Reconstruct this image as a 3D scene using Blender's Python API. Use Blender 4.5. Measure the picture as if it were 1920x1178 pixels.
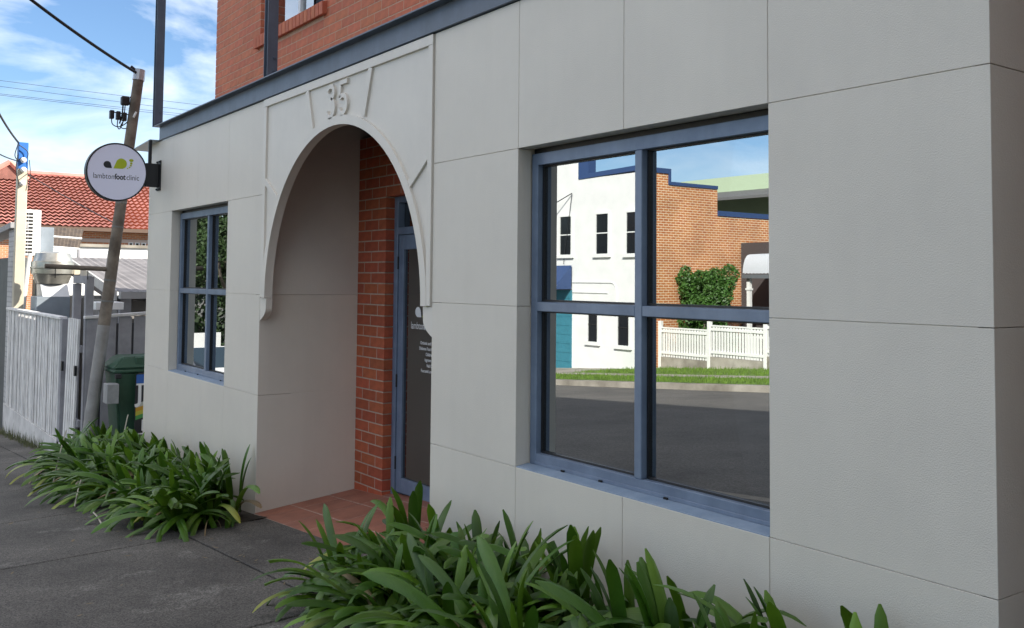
import bpy, bmesh, math, random
import numpy as np
from mathutils import Vector, Matrix
R = math.radians
for o in list(bpy.data.objects): bpy.data.objects.remove(o)
SC = bpy.context.scene
COL = SC.collection
random.seed(7)

# ------------------------------------------------------------------ camera
F_PX, YAW, PITCH, ROLL, CY = 1800.93, 0.623259, 0.04889, 0.0091386, 438.61
CAM = np.array([0.0, -2.8, 1.816])
_F = np.array([-math.cos(YAW), math.sin(YAW), 0.0]); _R = np.array([math.sin(YAW), math.cos(YAW), 0.0]); _U = np.array([0, 0, 1.0])
_F2 = _F*math.cos(PITCH) + _U*math.sin(PITCH); _U2 = _U*math.cos(PITCH) - _F*math.sin(PITCH)
_R3 = _R*math.cos(ROLL) + _U2*math.sin(ROLL); _U3 = _U2*math.cos(ROLL) - _R*math.sin(ROLL)
cam_data = bpy.data.cameras.new('camera'); cam = bpy.data.objects.new('camera', cam_data); COL.objects.link(cam)
cam_data.sensor_width = 36.0; cam_data.lens = F_PX/1920*36.0
cam_data.shift_y = (CY - 589.0)/1920.0
cam_data.clip_start = 0.05; cam_data.clip_end = 3000
m = Matrix.Identity(4)
for i in range(3):
    m[i][0] = _R3[i]; m[i][1] = _U3[i]; m[i][2] = -_F2[i]; m[i][3] = CAM[i]
cam.matrix_world = m
SC.camera = cam
SC.render.resolution_x = 1024; SC.render.resolution_y = 628

# ------------------------------------------------------------------ sky, sun, exposure
SUN_EL, SUN_AZ = R(31), R(37)        # azimuth measured from +Y towards +X
CLOUD_SEED = 1.7
world = bpy.data.worlds.new('World'); SC.world = world; world.use_nodes = True
nt = world.node_tree; nt.nodes.clear()
def N(t, typ, **kw):
    n = t.nodes.new(typ)
    for k, v in kw.items():
        if k == 'inp':
            for kk, vv in v.items(): n.inputs[kk].default_value = vv
        else: setattr(n, k, v)
    return n
out = N(nt, 'ShaderNodeOutputWorld'); bg = N(nt, 'ShaderNodeBackground'); bg.inputs[1].default_value = 0.071
sky = N(nt, 'ShaderNodeTexSky'); sky.sky_type = 'NISHITA'; sky.sun_disc = False
sky.sun_elevation = SUN_EL; sky.sun_rotation = SUN_AZ; sky.air_density = 1.0; sky.dust_density = 0.1; sky.ozone_density = 5.0
tc = N(nt, 'ShaderNodeTexCoord'); sep = N(nt, 'ShaderNodeSeparateXYZ'); nt.links.new(tc.outputs['Generated'], sep.inputs[0])
zc = N(nt, 'ShaderNodeMath', operation='MAXIMUM'); nt.links.new(sep.outputs[2], zc.inputs[0]); zc.inputs[1].default_value = 0.0
za = N(nt, 'ShaderNodeMath', operation='ADD'); nt.links.new(zc.outputs[0], za.inputs[0]); za.inputs[1].default_value = 0.22
dx = N(nt, 'ShaderNodeMath', operation='DIVIDE'); nt.links.new(sep.outputs[0], dx.inputs[0]); nt.links.new(za.outputs[0], dx.inputs[1])
dy = N(nt, 'ShaderNodeMath', operation='DIVIDE'); nt.links.new(sep.outputs[1], dy.inputs[0]); nt.links.new(za.outputs[0], dy.inputs[1])
cmb = N(nt, 'ShaderNodeCombineXYZ'); cmb.inputs[2].default_value = CLOUD_SEED; nt.links.new(dx.outputs[0], cmb.inputs[0]); nt.links.new(dy.outputs[0], cmb.inputs[1])
cn = N(nt, 'ShaderNodeTexNoise', inp={'Scale': 1.35, 'Detail': 7.0, 'Roughness': 0.55, 'Distortion': 0.4}); nt.links.new(cmb.outputs[0], cn.inputs['Vector'])
cr = N(nt, 'ShaderNodeValToRGB'); cr.color_ramp.elements[0].position = 0.43; cr.color_ramp.elements[1].position = 0.66
cr.color_ramp.elements[0].color = (0.0, 0.0, 0.0, 1); cr.color_ramp.elements[1].color = (0.85, 0.85, 0.85, 1)
nt.links.new(cn.outputs['Fac'], cr.inputs[0])
cmx = N(nt, 'ShaderNodeMixRGB'); lowf = N(nt, 'ShaderNodeMapRange', inp={'From Min': 0.0, 'From Max': 0.34, 'To Min': 0.05, 'To Max': 1.0}); nt.links.new(sep.outputs[2], lowf.inputs[0])
lowm = N(nt, 'ShaderNodeMath', operation='MULTIPLY'); nt.links.new(cr.outputs[0], lowm.inputs[0]); nt.links.new(lowf.outputs[0], lowm.inputs[1]); nt.links.new(lowm.outputs[0], cmx.inputs[0]); nt.links.new(sky.outputs[0], cmx.inputs[1])
cmx.inputs[2].default_value = (14.8, 14.1, 13.0, 1)
nt.links.new(cmx.outputs[0], bg.inputs[0]); nt.links.new(bg.outputs[0], out.inputs[0])

sun_d = bpy.data.lights.new('sun', 'SUN'); sun = bpy.data.objects.new('sun', sun_d); COL.objects.link(sun)
sun_d.energy = 4.5; sun_d.angle = R(0.55); sun_d.color = (1.0, 0.93, 0.82)
sdir = Vector((math.sin(SUN_AZ)*math.cos(SUN_EL), math.cos(SUN_AZ)*math.cos(SUN_EL), math.sin(SUN_EL)))
sun.rotation_euler = sdir.to_track_quat('Z', 'Y').to_euler()
sun.location = sdir*60
SC.view_settings.view_transform = 'Standard'; SC.view_settings.look = 'None'; SC.view_settings.gamma = 1.0
SC.view_settings.use_curve_mapping = False
SC.view_settings.exposure = 1.42

# ------------------------------------------------------------------ pixel helpers (a pixel gives a direction; the plane gives the distance)
def ray(u, v): return _F2 + _R3*(u-960)/F_PX - _U3*(v-CY)/F_PX
def onY(u, v, y=0.0): d = ray(u, v); return CAM + d*((y-CAM[1])/d[1])
def onX(u, v, X): d = ray(u, v); return CAM + d*((X-CAM[0])/d[0])
def proj(P):
    q = np.array(P) - CAM; z = q@_F2
    return 960 + F_PX*(q@_R3)/z, CY - F_PX*(q@_U3)/z, z
GX, GY = 0.07, 0.033
def gx(x):                                   # street falls towards -X, levels out far away
    x = max(-75.0, min(40.0, x)); return GX*(x+7.27)
def gz(x, y): return gx(x) + (GY*max(y, -3.3) if y < 0 else 0.0)

# ------------------------------------------------------------------ materials
MATS = {}
def mat(name, col, rough=0.6, var=0.0, scale=8.0, bump=0.0, bscale=60.0, metal=0.0, spec=0.5, rand=0.0, detail=4.0, col2=None, ramp=(0.35, 0.65), coords='Object', bdist=0.01, hue=0.0):
    if name in MATS: return MATS[name]
    M = bpy.data.materials.new(name); M.use_nodes = True; t = M.node_tree
    b = t.nodes['Principled BSDF']; b.inputs['Roughness'].default_value = rough; b.inputs['Metallic'].default_value = metal
    b.inputs['Specular IOR Level'].default_value = spec
    co = N(t, 'ShaderNodeTexCoord'); vec = co.outputs[coords]
    c1 = (*col, 1); c2 = (*(col2 or tuple(max(0, x*(1-var)) for x in col)), 1)
    last = None
    if var or col2:
        n = N(t, 'ShaderNodeTexNoise', inp={'Scale': scale, 'Detail': detail, 'Roughness': 0.6}); t.links.new(vec, n.inputs['Vector'])
        r = N(t, 'ShaderNodeValToRGB'); r.color_ramp.elements[0].position = ramp[0]; r.color_ramp.elements[1].position = ramp[1]
        r.color_ramp.elements[0].color = c2; r.color_ramp.elements[1].color = c1
        t.links.new(n.outputs['Fac'], r.inputs[0]); last = r.outputs[0]
    if rand or hue:
        oi = N(t, 'ShaderNodeObjectInfo'); hs = N(t, 'ShaderNodeHueSaturation')
        mr = N(t, 'ShaderNodeMapRange', inp={'To Min': 1-rand, 'To Max': 1+rand}); t.links.new(oi.outputs['Random'], mr.inputs[0])
        t.links.new(mr.outputs[0], hs.inputs['Value'])
        if hue:
            wn = N(t, 'ShaderNodeTexWhiteNoise', noise_dimensions='1D'); t.links.new(oi.outputs['Random'], wn.inputs['W'])
            m2 = N(t, 'ShaderNodeMapRange', inp={'To Min': 0.5-hue, 'To Max': 0.5+hue}); t.links.new(wn.outputs['Value'], m2.inputs[0]); t.links.new(m2.outputs[0], hs.inputs['Hue'])
        if last: t.links.new(last, hs.inputs['Color'])
        else: hs.inputs['Color'].default_value = c1
        last = hs.outputs[0]
    if last: t.links.new(last, b.inputs['Base Color'])
    else: b.inputs['Base Color'].default_value = c1
    if bump:
        n2 = N(t, 'ShaderNodeTexNoise', inp={'Scale': bscale, 'Detail': 3.0, 'Roughness': 0.55}); t.links.new(vec, n2.inputs['Vector'])
        bp = N(t, 'ShaderNodeBump', inp={'Strength': bump, 'Distance': bdist}); t.links.new(n2.outputs['Fac'], bp.inputs['Height']); t.links.new(bp.outputs[0], b.inputs['Normal'])
    MATS[name] = M; return M

def glass_mat(name, refl, tint, spec_col=(0.86, 0.9, 0.92)):
    M = bpy.data.materials.new(name); M.use_nodes = True; t = M.node_tree; t.nodes.clear()
    o = N(t, 'ShaderNodeOutputMaterial'); mx = N(t, 'ShaderNodeMixShader'); g = N(t, 'ShaderNodeBsdfGlossy'); tr = N(t, 'ShaderNodeBsdfTransparent')
    g.inputs['Roughness'].default_value = 0.0; g.inputs['Color'].default_value = (*spec_col, 1); tr.inputs['Color'].default_value = (*tint, 1)
    fr = N(t, 'ShaderNodeFresnel', inp={'IOR': 1.5}); mr = N(t, 'ShaderNodeMapRange', inp={'To Min': refl, 'To Max': 1.0}); t.links.new(fr.outputs[0], mr.inputs[0])
    co = N(t, 'ShaderNodeTexCoord'); nz = N(t, 'ShaderNodeTexNoise', inp={'Scale': 1.3, 'Detail': 1.0}); t.links.new(co.outputs['Object'], nz.inputs['Vector'])
    bp = N(t, 'ShaderNodeBump', inp={'Strength': 0.02, 'Distance': 0.01}); t.links.new(nz.outputs['Fac'], bp.inputs['Height']); t.links.new(bp.outputs[0], g.inputs['Normal'])
    t.links.new(mr.outputs[0], mx.inputs[0]); t.links.new(tr.outputs[0], mx.inputs[1]); t.links.new(g.outputs[0], mx.inputs[2]); t.links.new(mx.outputs[0], o.inputs[0])
    MATS[name] = M; return M

def brick_tex_mat(name, c1, c2, mortar, axis='XZ', bw=0.24, bh=0.086, scale=1.0):
    """far brickwork whose bricks are too small to pick apart"""
    M = bpy.data.materials.new(name); M.use_nodes = True; t = M.node_tree; b = t.nodes['Principled BSDF']; b.inputs['Roughness'].default_value = 0.85
    co = N(t, 'ShaderNodeTexCoord'); s = N(t, 'ShaderNodeSeparateXYZ'); t.links.new(co.outputs['Object'], s.inputs[0])
    c = N(t, 'ShaderNodeCombineXYZ'); t.links.new(s.outputs['XYZ'.index(axis[0])], c.inputs[0]); t.links.new(s.outputs[2], c.inputs[1])
    br = N(t, 'ShaderNodeTexBrick', inp={'Scale': 1.0, 'Mortar Size': 0.012, 'Brick Width': bw, 'Row Height': bh, 'Bias': -0.1})
    br.inputs['Color1'].default_value = (*c1, 1); br.inputs['Color2'].default_value = (*c2, 1); br.inputs['Mortar'].default_value = (*mortar, 1)
    t.links.new(c.outputs[0], br.inputs['Vector'])
    nz = N(t, 'ShaderNodeTexNoise', inp={'Scale': 0.7, 'Detail': 5.0}); t.links.new(co.outputs['Object'], nz.inputs['Vector'])
    mr = N(t, 'ShaderNodeMapRange', inp={'From Min': 0.3, 'From Max': 0.7, 'To Min': 0.75, 'To Max': 1.15}); t.links.new(nz.outputs['Fac'], mr.inputs[0])
    hs = N(t, 'ShaderNodeHueSaturation'); t.links.new(br.outputs['Color'], hs.inputs['Color']); t.links.new(mr.outputs[0], hs.inputs['Value']); t.links.new(hs.outputs[0], b.inputs['Base Color'])
    bp = N(t, 'ShaderNodeBump', inp={'Strength': 0.6, 'Distance': 0.008}); bp.invert = True; t.links.new(br.outputs['Fac'], bp.inputs['Height']); t.links.new(bp.outputs[0], b.inputs['Normal'])
    MATS[name] = M; return M

# painted textured render of the facade: fine stipple plus faint weathering
render_m = mat('painted_render', (0.70, 0.65, 0.575), 0.45, col2=(0.66, 0.613, 0.544), scale=1.6, detail=6, bump=0.34, bscale=210, bdist=0.005)
def streaks(M, amt=.05):
    """rain streaks and blotches: dirt with a shape of its own"""
    t = M.node_tree; b = t.nodes['Principled BSDF']; src = b.inputs['Base Color'].links[0].from_socket
    co = N(t, 'ShaderNodeTexCoord'); mp = N(t, 'ShaderNodeMapping'); mp.inputs['Scale'].default_value = (9.0, 9.0, .55); t.links.new(co.outputs['Object'], mp.inputs['Vector'])
    n1 = N(t, 'ShaderNodeTexNoise', inp={'Scale': 1.0, 'Detail': 8.0, 'Roughness': .65}); t.links.new(mp.outputs[0], n1.inputs['Vector'])
    n2 = N(t, 'ShaderNodeTexNoise', inp={'Scale': 3.1, 'Detail': 10.0, 'Roughness': .7}); t.links.new(co.outputs['Object'], n2.inputs['Vector'])
    ad = N(t, 'ShaderNodeMath', operation='ADD'); t.links.new(n1.outputs['Fac'], ad.inputs[0]); t.links.new(n2.outputs['Fac'], ad.inputs[1])
    mr = N(t, 'ShaderNodeMapRange', inp={'From Min': .65, 'From Max': 1.3, 'To Min': 1-amt*1.6, 'To Max': 1+amt}); t.links.new(ad.outputs[0], mr.inputs[0])
    hs = N(t, 'ShaderNodeHueSaturation'); t.links.new(src, hs.inputs['Color']); t.links.new(mr.outputs[0], hs.inputs['Value']); t.links.new(hs.outputs[0], b.inputs['Base Color'])
streaks(render_m, .018)
trim_m = mat('painted_trim', (0.71, 0.665, 0.60), 0.45, var=0.06, scale=3, bump=0.15, bscale=120, bdist=0.004)
porch_m = mat('porch_render', (0.675, 0.632, 0.571), 0.65, var=0.1, scale=1.2, bump=0.3, bscale=150, bdist=0.005)
frame_m = mat('blue_grey_aluminium', (0.145, 0.192, 0.278), 0.38, col2=(0.19, 0.245, 0.34), scale=7, detail=6, metal=0.15)
sill_m = mat('chalky_blue_sill', (0.27, 0.34, 0.44), 0.5, col2=(0.2, 0.27, 0.37), scale=9, detail=6)
beam_m = mat('slate_blue_steel', (0.11, 0.14, 0.19), 0.42, var=0.2, scale=5, detail=5)
streaks(trim_m, .02); streaks(frame_m, .12); streaks(beam_m, .12); streaks(sill_m, .1)
dark_m = mat('black_metal', (0.012, 0.013, 0.016), 0.45)
gap_m = mat('dark_gap', (0.01, 0.01, 0.01), 0.9)
brick_m = mat('smooth_red_brick', (0.53, 0.15, 0.075), 0.75, var=0.22, scale=14, bump=0.25, bscale=180, bdist=0.004, rand=0.10, hue=0.004)
pbrick_m = mat('orange_red_brick', (0.44, 0.10, 0.042), 0.72, var=0.25, scale=14, bump=0.25, bscale=180, bdist=0.004, rand=0.14, hue=0.005)
mortar_m = mat('pink_mortar', (0.58, 0.37, 0.27), 0.95, var=0.2, scale=20, bump=0.4, bscale=300)
grey_mortar_m = mat('grey_mortar', (0.5, 0.38, 0.3), 0.95, var=0.2, scale=20, bump=0.4, bscale=300)
tile_m = mat('terracotta_tile', (0.36, 0.145, 0.095), 0.6, var=0.3, scale=6, detail=6, bump=0.12, bscale=90, rand=0.1)
grout_m = mat('pale_grout', (0.5, 0.38, 0.32), 0.95, var=0.25, scale=12)
glass_m = glass_mat('reflective_window_glass', 0.47, (0.35, 0.38, 0.4))
door_glass_m = glass_mat('dark_door_glass', 0.2, (0.3, 0.33, 0.31))
small_glass_m = glass_mat('upstairs_window_glass', 0.45, (0.5, 0.55, 0.55))
white_m = mat('white_paint', (0.78, 0.78, 0.76), 0.5, var=0.08, scale=3)
letter_m = mat('white_vinyl', (0.8, 0.8, 0.8), 0.5)
green_m = mat('lime_vinyl', (0.42, 0.5, 0.02), 0.45)
signface_m = mat('sign_face_acrylic', (0.82, 0.82, 0.99), 0.3)
ink_m = mat('dark_ink', (0.02, 0.022, 0.026), 0.5)
soil_m = mat('dark_soil', (0.05, 0.04, 0.03), 0.95, var=0.5, scale=20, bump=0.8, bscale=60)
curtain_m = mat('sheer_curtain', (0.4, 0.4, 0.38), 0.9, var=0.2, scale=4)
room_m = mat('room_paint', (0.2, 0.2, 0.19), 0.9)

# ------------------------------------------------------------------ mesh helpers
class MB:
    def __init__(s): s.v = []; s.f = []
    def add(s, vs, fs):
        k = len(s.v); s.v += [tuple(map(float, p)) for p in vs]; s.f += [tuple(i+k for i in f) for f in fs]; return s
    def box(s, x0, x1, y0, y1, z0, z1):
        return s.add([(x0,y0,z0),(x1,y0,z0),(x1,y1,z0),(x0,y1,z0),(x0,y0,z1),(x1,y0,z1),(x1,y1,z1),(x0,y1,z1)],
                     [(0,3,2,1),(4,5,6,7),(0,1,5,4),(1,2,6,5),(2,3,7,6),(3,0,4,7)])
    def hexa(s, p):   # 8 points: 4 bottom ccw, 4 top ccw
        return s.add(p, [(0,3,2,1),(4,5,6,7),(0,1,5,4),(1,2,6,5),(2,3,7,6),(3,0,4,7)])
    def prism(s, poly, axis, a, b):  # poly in the two other axes, extruded along axis a..b
        n = len(poly)
        def P(p, h): return {'y': (p[0], h, p[1]), 'x': (h, p[0], p[1]), 'z': (p[0], p[1], h)}[axis]
        vs = [P(p, a) for p in poly] + [P(p, b) for p in poly]
        return s.add(vs, [tuple(range(n)), tuple(range(2*n-1, n-1, -1))] + [(i, (i+1) % n, n+(i+1) % n, n+i) for i in range(n)])
    def tube(s, pts, rad, n=8, caps=True):
        pts = [Vector(p) for p in pts]; k = len(s.v); rings = []
        rad = rad if isinstance(rad, (list, tuple)) else [rad]*len(pts)
        up = None
        for i, p in enumerate(pts):
            d = (pts[min(i+1, len(pts)-1)] - pts[max(i-1, 0)]).normalized()
            if up is None or abs(up.dot(d)) > 0.98:
                up = Vector((0, 0, 1)) if abs(d.z) < 0.9 else Vector((1, 0, 0))
            a = d.cross(up).normalized(); b = d.cross(a).normalized(); up = a.cross(d)
            ring = []
            for j in range(n):
                t = 2*math.pi*j/n; q = p + (a*math.cos(t) + b*math.sin(t))*rad[i]; ring.append(len(s.v)); s.v.append(tuple(q))
            rings.append(ring)
        for r0, r1 in zip(rings, rings[1:]):
            for j in range(n): s.f.append((r0[j], r0[(j+1) % n], r1[(j+1) % n], r1[j]))
        if caps: s.f.append(tuple(reversed(rings[0]))); s.f.append(tuple(rings[-1]))
        return s
    def lathe(s, prof, c, n=32, axis='z'):
        k = len(s.v)
        for r, h in prof:
            for j in range(n):
                t = 2*math.pi*j/n; a, b = r*math.cos(t), r*math.sin(t)
                s.v.append({'z': (c[0]+a, c[1]+b, c[2]+h), 'x': (c[0]+h, c[1]+a, c[2]+b), 'y': (c[0]+a, c[1]+h, c[2]+b)}[axis])
        for i in range(len(prof)-1):
            for j in range(n): s.f.append((k+i*n+j, k+i*n+(j+1) % n, k+(i+1)*n+(j+1) % n, k+(i+1)*n+j))
        s.f.append(tuple(k+j for j in reversed(range(n)))); s.f.append(tuple(k+(len(prof)-1)*n+j for j in range(n)))
        return s
    def mesh(s, name, m, bevel=0.0, smooth=False, seg=1):
        me = bpy.data.meshes.new(name); me.from_pydata(s.v, [], s.f)
        bm = bmesh.new(); bm.from_mesh(me); bmesh.ops.recalc_face_normals(bm, faces=bm.faces)
        if bevel: bmesh.ops.bevel(bm, geom=list(bm.edges), offset=bevel, segments=seg, affect='EDGES', clamp_overlap=True)
        bm.to_mesh(me); bm.free()
        if m: me.materials.append(m)
        if smooth:
            for p in me.polygons: p.use_smooth = True
            try: me.set_sharp_from_angle(angle=R(38))
            except Exception: pass
        return me
    def build(s, name, m, parent=None, bevel=0.0, smooth=False, seg=1):
        return link(name, s.mesh(name, m, bevel, smooth, seg), parent)
def link(name, data, parent=None, loc=None):
    o = bpy.data.objects.new(name, data); COL.objects.link(o)
    if parent is not None:
        o.parent = parent
        o.matrix_parent_inverse = world_of(parent).inverted()
    if loc is not None: o.location = loc
    return o
def world_of(o):
    mm = Matrix.Translation(o.location) @ o.rotation_euler.to_matrix().to_4x4()
    if o.parent is not None: mm = world_of(o.parent) @ o.matrix_parent_inverse @ mm
    return mm
def thing(name, label, cat, loc=(0, 0, 0), group=None):
    o = link(name, None, None, Vector(tuple(map(float, loc)))); return tag(o, label, cat, group)
def tag(o, label, cat, group=None):
    o['label'] = label; o['category'] = cat
    if group: o['group'] = group
    return o
def struct(o): o['kind'] = 'structure'; return o
def stuff(o): o['kind'] = 'stuff'; return o
def beam_poly(a, b, w):  # 2D strip of width w from a to b
    a = Vector(a); b = Vector(b); d = (b-a).normalized(); n = Vector((-d.y, d.x))*w/2
    return [tuple(a-n), tuple(b-n), tuple(b+n), tuple(a+n)]
def text_mesh(name, body, size, m, mw, parent, extrude=0.0, bold=0.0, xs=1.0, align='LEFT', spacing=1.0):
    cu = bpy.data.curves.new(name, 'FONT'); cu.body = body; cu.size = size; cu.extrude = extrude; cu.offset = bold; cu.align_x = align; cu.space_character = spacing
    cu.resolution_u = 4
    to = bpy.data.objects.new(name+'_tmp', cu); COL.objects.link(to); bpy.context.view_layer.update()
    dg = bpy.context.evaluated_depsgraph_get(); me = bpy.data.meshes.new_from_object(to.evaluated_get(dg)); bpy.data.objects.remove(to)
    me.transform(mw @ Matrix.Diagonal((xs, 1, 1, 1))); me.name = name; me.materials.clear(); me.materials.append(m)
    return link(name, me, parent)
def basis(xa, ya, za, o):
    mm = Matrix.Identity(4)
    for i in range(3): mm[i][0] = xa[i]; mm[i][1] = ya[i]; mm[i][2] = za[i]; mm[i][3] = o[i]
    return mm

# ================================================================== THE SETTING
path_m = mat('dark_exposed_concrete', (0.125, 0.116, 0.105), 0.85, col2=(0.05, 0.046, 0.042), scale=1.3, detail=10, bump=0.5, bscale=220, bdist=0.004, ramp=(0.3, 0.72))
def speckle(M, scale, amt):
    t = M.node_tree; b = t.nodes['Principled BSDF']; src = b.inputs['Base Color'].links[0].from_socket
    co = N(t, 'ShaderNodeTexCoord'); vo = N(t, 'ShaderNodeTexVoronoi', inp={'Scale': scale}); t.links.new(co.outputs['Object'], vo.inputs['Vector'])
    s2 = N(t, 'ShaderNodeSeparateColor'); t.links.new(vo.outputs['Color'], s2.inputs[0])
    mr = N(t, 'ShaderNodeMapRange', inp={'From Min': 0.0, 'From Max': 1.0, 'To Min': 1-amt, 'To Max': 1+amt}); t.links.new(s2.outputs[0], mr.inputs[0])
    hs = N(t, 'ShaderNodeHueSaturation'); t.links.new(src, hs.inputs['Color']); t.links.new(mr.outputs[0], hs.inputs['Value']); t.links.new(hs.outputs[0], b.inputs['Base Color'])
def lichen(M):
    t = M.node_tree; b = t.nodes['Principled BSDF']; src = b.inputs['Base Color'].links[0].from_socket
    co = N(t, 'ShaderNodeTexCoord'); n1 = N(t, 'ShaderNodeTexNoise', inp={'Scale': 2.2, 'Detail': 12.0, 'Roughness': 0.72}); t.links.new(co.outputs['Object'], n1.inputs['Vector'])
    r = N(t, 'ShaderNodeMapRange', inp={'From Min': 0.56, 'From Max': 0.72, 'To Min': 0.0, 'To Max': 0.75}); t.links.new(n1.outputs['Fac'], r.inputs[0])
    mx = N(t, 'ShaderNodeMixRGB'); t.links.new(r.outputs[0], mx.inputs[0]); t.links.new(src, mx.inputs[1]); mx.inputs[2].default_value = (.25, .24, .22, 1); t.links.new(mx.outputs[0], b.inputs['Base Color'])
lichen(path_m); speckle(path_m, 150, 0.6)
road_m = mat('asphalt', (0.135, 0.126, 0.115), 0.9, col2=(0.09, 0.085, 0.079), scale=0.8, detail=8, bump=0.4, bscale=90); speckle(road_m, 60, 0.3)
conc_m = mat('pale_concrete', (0.4, 0.37, 0.32), 0.9, col2=(0.2, 0.18, 0.15), scale=1.2, detail=8, bump=0.3, bscale=60)
earth_m = mat('yard_ground', (0.16, 0.15, 0.13), 0.95, var=0.4, scale=1.5, bump=0.4, bscale=20)
grass_m = mat('mown_grass', (0.14, 0.24, 0.03), 0.9, col2=(0.07, 0.13, 0.015), scale=3, detail=8, bump=0.8, bscale=80)

XS = [-500, -75, -60, -45, -30, -20, -10, 0, 10, 20, 40, 500]
def sheet(name, m, ys, zf, xs=XS):
    b = MB(); n = len(ys)
    vs = [(x, y, zf(x, y)) for x in xs for y in ys]
    fs = [(i*n+j, (i+1)*n+j, (i+1)*n+j+1, i*n+j+1) for i in range(len(xs)-1) for j in range(n-1)]
    b.add(vs, fs); return struct(b.build(name, m))
def ground_z(x, y):
    if y >= 0: return gx(x)-0.03
    if y >= -3.2: return gz(x, y)-0.06
    if y >= -15.6: return gx(x)-0.6
    return gx(x)-0.12
sheet('ground', earth_m, [-500, -60, -22, -15.7, -15.6, -3.3, -3.19, -0.6, -0.01, 0.0, 60, 500], ground_z)
def road_z(x, y): return gx(x)-0.25+0.12*(1-((y+9.4)/6.0)**2)
sheet('road', road_m, [-15.45, -14.4, -12.5, -9.4, -6, -4.5, -3.4], road_z, [-140, -75, -60, -45, -30, -20, -10, 0, 10, 20, 40, 80])
kx = [-140, -75, -60, -45, -30, -20, -10, 0, 10, 20, 40, 80]
def kerb(name, y0, y1, ztop):
    b = MB()
    for x0, x1 in zip(kx, kx[1:]):
        b.hexa([(x0,y0,gx(x0)-.5),(x1,y0,gx(x1)-.5),(x1,y1,gx(x1)-.5),(x0,y1,gx(x0)-.5),
                (x0,y0,gx(x0)+ztop),(x1,y0,gx(x1)+ztop),(x1,y1,gx(x1)+ztop),(x0,y1,gx(x0)+ztop)])
    return struct(b.build(name, conc_m))
kerb('kerb', -3.45, -3.30, -0.115)
kerb('far_kerb', -15.75, -15.4, -0.095)
sheet('verge', grass_m, [-22.3, -19.2, -15.75], lambda x, y: gx(x)-0.09+0.012*(-15.75-y)*0.5, [-26.9, -20, -10, 0, 10, 20])
sheet('far_driveway', conc_m, [-21.5, -18.5, -15.75], lambda x, y: gx(x)-0.085+0.012*(-15.75-y)*0.5, [-46, -45, -30, -26.85])
fp = sheet('far_footpath', conc_m, [-18.8, -17.7], lambda x, y: gx(x)-0.07, [-26.8, -20, -10, 0, 10, 20])
# grass blades on the opposite verge
b = MB(); rg = random.Random(3)
for i in range(9000):
    x = rg.uniform(-26.6, -12); y = rg.choice([rg.uniform(-22.2, -18.85), rg.uniform(-17.65, -15.8)]); z = gx(x)-.09+.006*(-15.75-y)
    a = rg.uniform(0, 6.28); h = rg.uniform(.05, .13); w = .012; ca, sa = math.cos(a)*w, math.sin(a)*w
    b.add([(x-ca, y-sa, z), (x+ca, y+sa, z), (x+rg.uniform(-.04, .04), y+rg.uniform(-.04, .04), z+h)], [(0, 1, 2)])
g = stuff(b.build('grass', grass_m)); g['label'] = 'short bright green grass on the opposite verge'; g['category'] = 'grass'

# our footpath: one base with slabs as pieces
footpath = struct(link('footpath', None, None, Vector((0, 0, 0))))
cross = [5.0, 2.6, 0.2, -2.15, -4.5, -6.86, -8.62, -10.47, -13.0, -15.3, -17.7, -20.1, -22.5, -25, -28, -31, -34]
def slab(x0, x1, y0, y1):
    b = MB(); T = .055
    P = [(x0, y0), (x1, y0), (x1, y1), (x0, y1)]
    b.hexa([(x, y, gz(x, y)-T) for x, y in P] + [(x, y, gz(x, y)) for x, y in P])
    return b.build('paving_slab', path_m, footpath, bevel=.004)
for xa, xb in zip(cross, cross[1:]):
    slab(xb+.009, xa-.009, -3.29, -.652)
slab(-7.0, -4.88, -.634, -.014)
slab(-34, -12.35, -.635, -.3)
b = MB()
for x0, x1 in ((-12.3, -7.02), (-4.86, -1.0)):
    n = 16; vs = []; fs = []
    for i in range(n+1):
        x = x0+(x1-x0)*i/n
        for j in range(4):
            y = -.64+.64*j/3; vs.append((x, y, gz(x, y)-.015+random.uniform(-.02, .02)))
    for i in range(n):
        for j in range(3): k = i*4+j; fs.append((k, k+4, k+5, k+1))
    b.add(vs, fs)
soil = stuff(b.build('soil', soil_m)); soil['label'] = 'bare dark soil of the two planting beds under the leaves'; soil['category'] = 'soil'

# ================================================================== THE CLINIC BUILDING
bld = thing('clinic_building', 'grey rendered clinic with arched number 35 entrance and red brick upper storey', 'building', (-6, 4.5, 0))
XL, XR = -10.497, -1.467
ZA, ZB, ZC, ZT = 2.475, 1.69, 0.905, 3.222
PT = 0.085; G = 0.0013
def panel(x0, x1, z0, z1, y0=0.0, y1=PT, m=None):
    if x1 == XR: y1 = .62
    if x1 == RL or (x0 == RR and z1 <= ZB): y1 = 1.295
    b = MB(); b.box(x0+G, x1-G, y0, y1, z0+G, z1-G); return b.build('wall_panel', m or render_m, bld, bevel=.0012)
W1 = (-9.66, -8.05); W2 = (-3.848, -2.294); RL, RR = -7.27, -4.66
ZBOT = -0.6
cols = [XL, -9.66, -8.866, -8.05, -7.25]; cols2 = [RR, -3.848, -3.075, -2.294, XR]
for x0, x1 in zip(cols, cols[1:]): panel(x0, x1, ZA, ZT)
for x0, x1 in zip(cols2, cols2[1:]): panel(x0, x1, ZA, ZT)
for x0, x1 in ((XL, -9.66), (-8.05, -7.25)): panel(x0, x1, ZB, ZA)
for x0, x1 in ((RR, -3.848), (-2.294, XR)): panel(x0, x1, ZB, ZA)
for x0, x1 in ((XL, -9.66), (-8.05, RL)): panel(x0, x1, ZC, ZB)
for x0, x1 in ((RR, -3.848), (-2.294, XR)): panel(x0, x1, ZC, ZB)
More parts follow.
